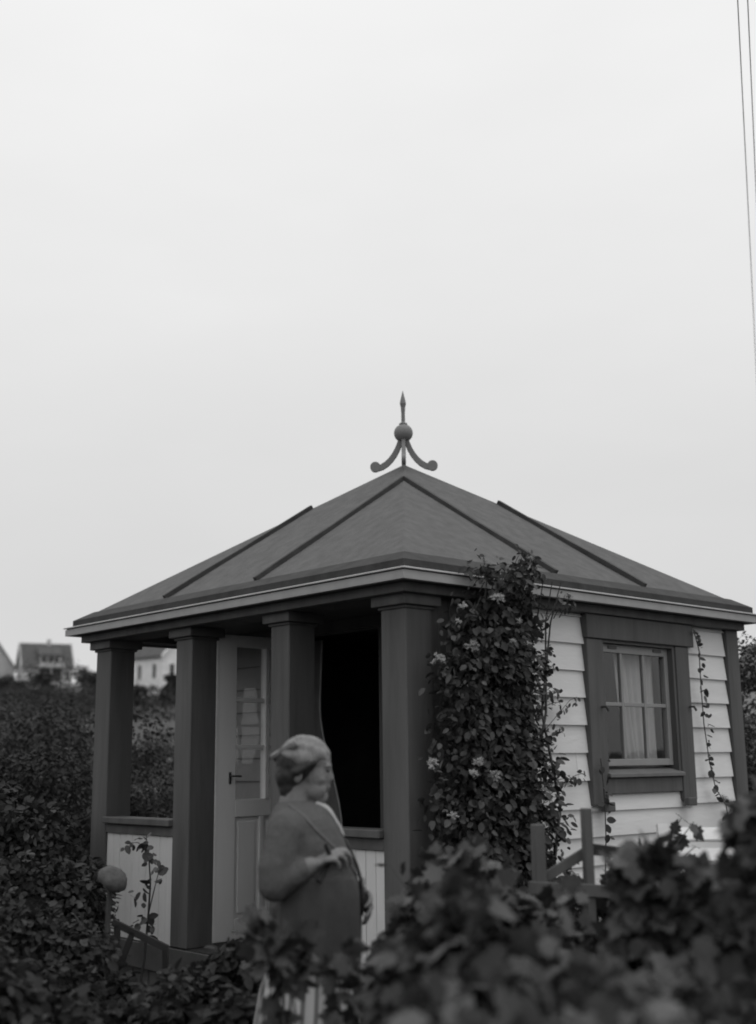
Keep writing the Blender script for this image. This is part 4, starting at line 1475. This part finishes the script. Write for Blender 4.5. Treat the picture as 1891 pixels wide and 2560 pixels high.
# ------------------------------------------------------------------ low plants in the left bed
for lb, a, b_, h, r, sd in (('low leafy garden plant in front of the left white panel', -1.2, -1.5, .72, .32, 61), ('low leafy garden plant between the porch entry and the woman', -.72, -1.75, .72, .22, 62), ('taller leafy garden plant at the left edge of the bed', -2.1, -1.1, 1.1, .36, 71), ('leafy garden plant half way up the left edge', -2.62, .3, 1.3, .40, 72), ('low leafy garden plant at the lower left corner', -1.55, -2.4, .95, .34, 63), ('low leafy garden plant below the slanted bar', -1.5, -.95, .74, .32, 64), ('low leafy garden plant just left of the striped skirt', -.95, -2.6, .78, .26, 65), ('low leafy garden plant at the foot of the left corner post', -1.85, -1.3, .85, .34, 66), ('low leafy garden plant before the porch threshold', -.85, -1.15, .95, .30, 67), ('low leafy garden plant at the bottom edge under the seed head', -1.25, -2.9, .92, .28, 68)):
    shrub(lb, a, b_, h, r, 6500, sd, .050, 'plant', 'leafy plants in the left bed', 'garden_plant')

# nodding round flower head on its stalk, slanted bar in front of the panel
def flower_head():
    c = gp(-1.575, -.574, .60)
    root = empty('seed_head', gbase(-1.575, -.52), 'round pale nodding plant head before the left corner post', 'plant')
    b = BM()
    M3 = Matrix.Rotation(math.radians(38), 3, Vector((CA * .3 + SA, -SA * .3 + CA, 0)).normalized())
    prof = [(0, .055), (.03, .052), (.06, .038), (.08, .012), (.082, -.006), (.07, -.024), (.05, -.03), (.0, -.026)]
    n = 28; rings = []
    for r, z in prof:
        rings.append([b.verts.new(c + M3 @ Vector((r * (1 + .03 * math.sin(5 * k * 2 * PI / n)) * math.cos(2 * PI * k / n), r * math.sin(2 * PI * k / n), z * 1.15))) for k in range(n)])
    for r0, r1 in zip(rings, rings[1:]):
        for k in range(n): b.faces.new((r0[k], r0[(k + 1) % n], r1[(k + 1) % n], r1[k]))
    for v in b.verts: v.co += (v.co - c) * (.14 * mnoise.noise(v.co * 28) + .10 * mnoise.noise(v.co * 60))
    obj('head', b, mat('seed_head_skin', .085, .8, .3, 25, .5, 60), root, smooth=True)
    b = BM()
    g0 = Vector(gbase(-1.575, -.52))
    tube(b, [g0, g0.lerp(c, .5) + gp(-.03, 0), c + gp(-.02, .03, -.05), c + Vector((0, 0, -.02))], [.02, .017, .014, .012], 8)
    obj('stalk', b, M_stem, root)


flower_head()
tr = empty('trestle', gbase(-1.5, -.37), 'dark slanted wooden bar on a thin leg before the left white panel', 'trestle')
b = BM(); bar(b, gp(-1.61, -.374, .362), gp(-1.31, -.374, .222), .03, .035); obj('bar', b, M_dwood, tr)
for (p, q) in ((gp(-1.585, -.374, .345), gp(-1.575, -.374, GZ - .05)), (gp(-1.32, -.374, .22), gp(-1.31, -.3, GZ - .05)), (gp(-1.50, -.374, .31), gp(-1.56, -.374, .14))):
    b = BM(); bar(b, p, q, .03, .03); obj('leg', b, M_dwood, tr)

# stakes with rails
fr = empty('stake_frame', gbase(.66, -1.574), 'grey wooden frame of two stakes with rail and slanting braces', 'frame')
for a, zt, w in ((.552, .909, .062), (.774, .977, .050)):
    b = BM(); bx(b, 0, 0, 0, 0, 0, 0); b.free()
    b = BM(); bar(b, gp(a, -1.574, GZ - .1), gp(a + .002, -1.574, zt), w, w * .8, gp(1, .2)); obj('stake', b, M_wood, fr, bevel=.004)
b = BM(); bar(b, gp(.50, -1.60, .637), gp(1.15, -1.60, .600), .022, .055); obj('rail', b, M_wood, fr, bevel=.003)
b = BM(); bar(b, gp(.58, -1.545, .672), gp(.80, -1.545, .80), .022, .045); obj('brace', b, M_wood, fr, bevel=.003)
b = BM(); bar(b, gp(.80, -1.545, .795), gp(1.10, -1.545, .755), .022, .05); obj('brace', b, M_dwood, fr, bevel=.003)

# white slatted bench partly seen behind the bush
st = empty('garden_bench', gbase(1.55, -.9), 'white slatted garden bench half hidden behind the right bushes', 'bench')
for k in range(6):
    t = k / 5
    z = .83 - .10 * k; yb = -.80 - .03 * k
    b = BM(); bar(b, gp(1.36, yb, z - .02), gp(2.15, yb - .02, z - .03), .03, .07, gp(0, .55, 1).normalized()); obj('slat', b, M_white, st, bevel=.004)
for k in range(5):
    b = BM(); bar(b, gp(1.25, -1.02 - .085 * k, .14 + .01 * k), gp(2.15, -1.04 - .085 * k, .13 + .01 * k), .07, .025); obj('slat', b, M_white, st, bevel=.004)
for a in (1.3, 2.1):
    b = BM(); bar(b, gp(a, -.755, .86), gp(a, -.93, .1), .045, .05, gp(1, 0)); bar(b, gp(a, -.93, .1), gp(a, -.90, GZ), .045, .05, gp(1, 0)); bar(b, gp(a, -1.40, .14), gp(a, -1.42, GZ), .045, .05, gp(1, 0)); bar(b, gp(a, -.95, .105), gp(a, -1.45, .12), .04, .04)
    obj('leg', b, M_white, st)

# overhead wires
M_wire = mat('grey_wire', .22, .5)
for k, (c_, dz, lb) in enumerate(((.16, 0, 'left one of the two thin overhead wires at the right edge of the sky'), (.205, .03, 'right one of the two thin overhead wires at the right edge of the sky'))):
    b = BM()
    pts = []
    be = math.radians(17.79 + .19 * k)
    for j in range(40):
        r = -14 + j * 2.4
        h = 1.19 + 6.2 + dz + .0011 * (r - 33) ** 2 - 1.2 + r * .0
        a = -.1514 + r * math.sin(be) + c_ * math.cos(be); bb = -7.174 + r * math.cos(be) - c_ * math.sin(be)
        pts.append(gp(a, bb, h))
    tube(b, pts, .0042, 6)
    tag(obj('overhead_wire', b, M_wire, None), lb, 'wire', 'overhead wires')
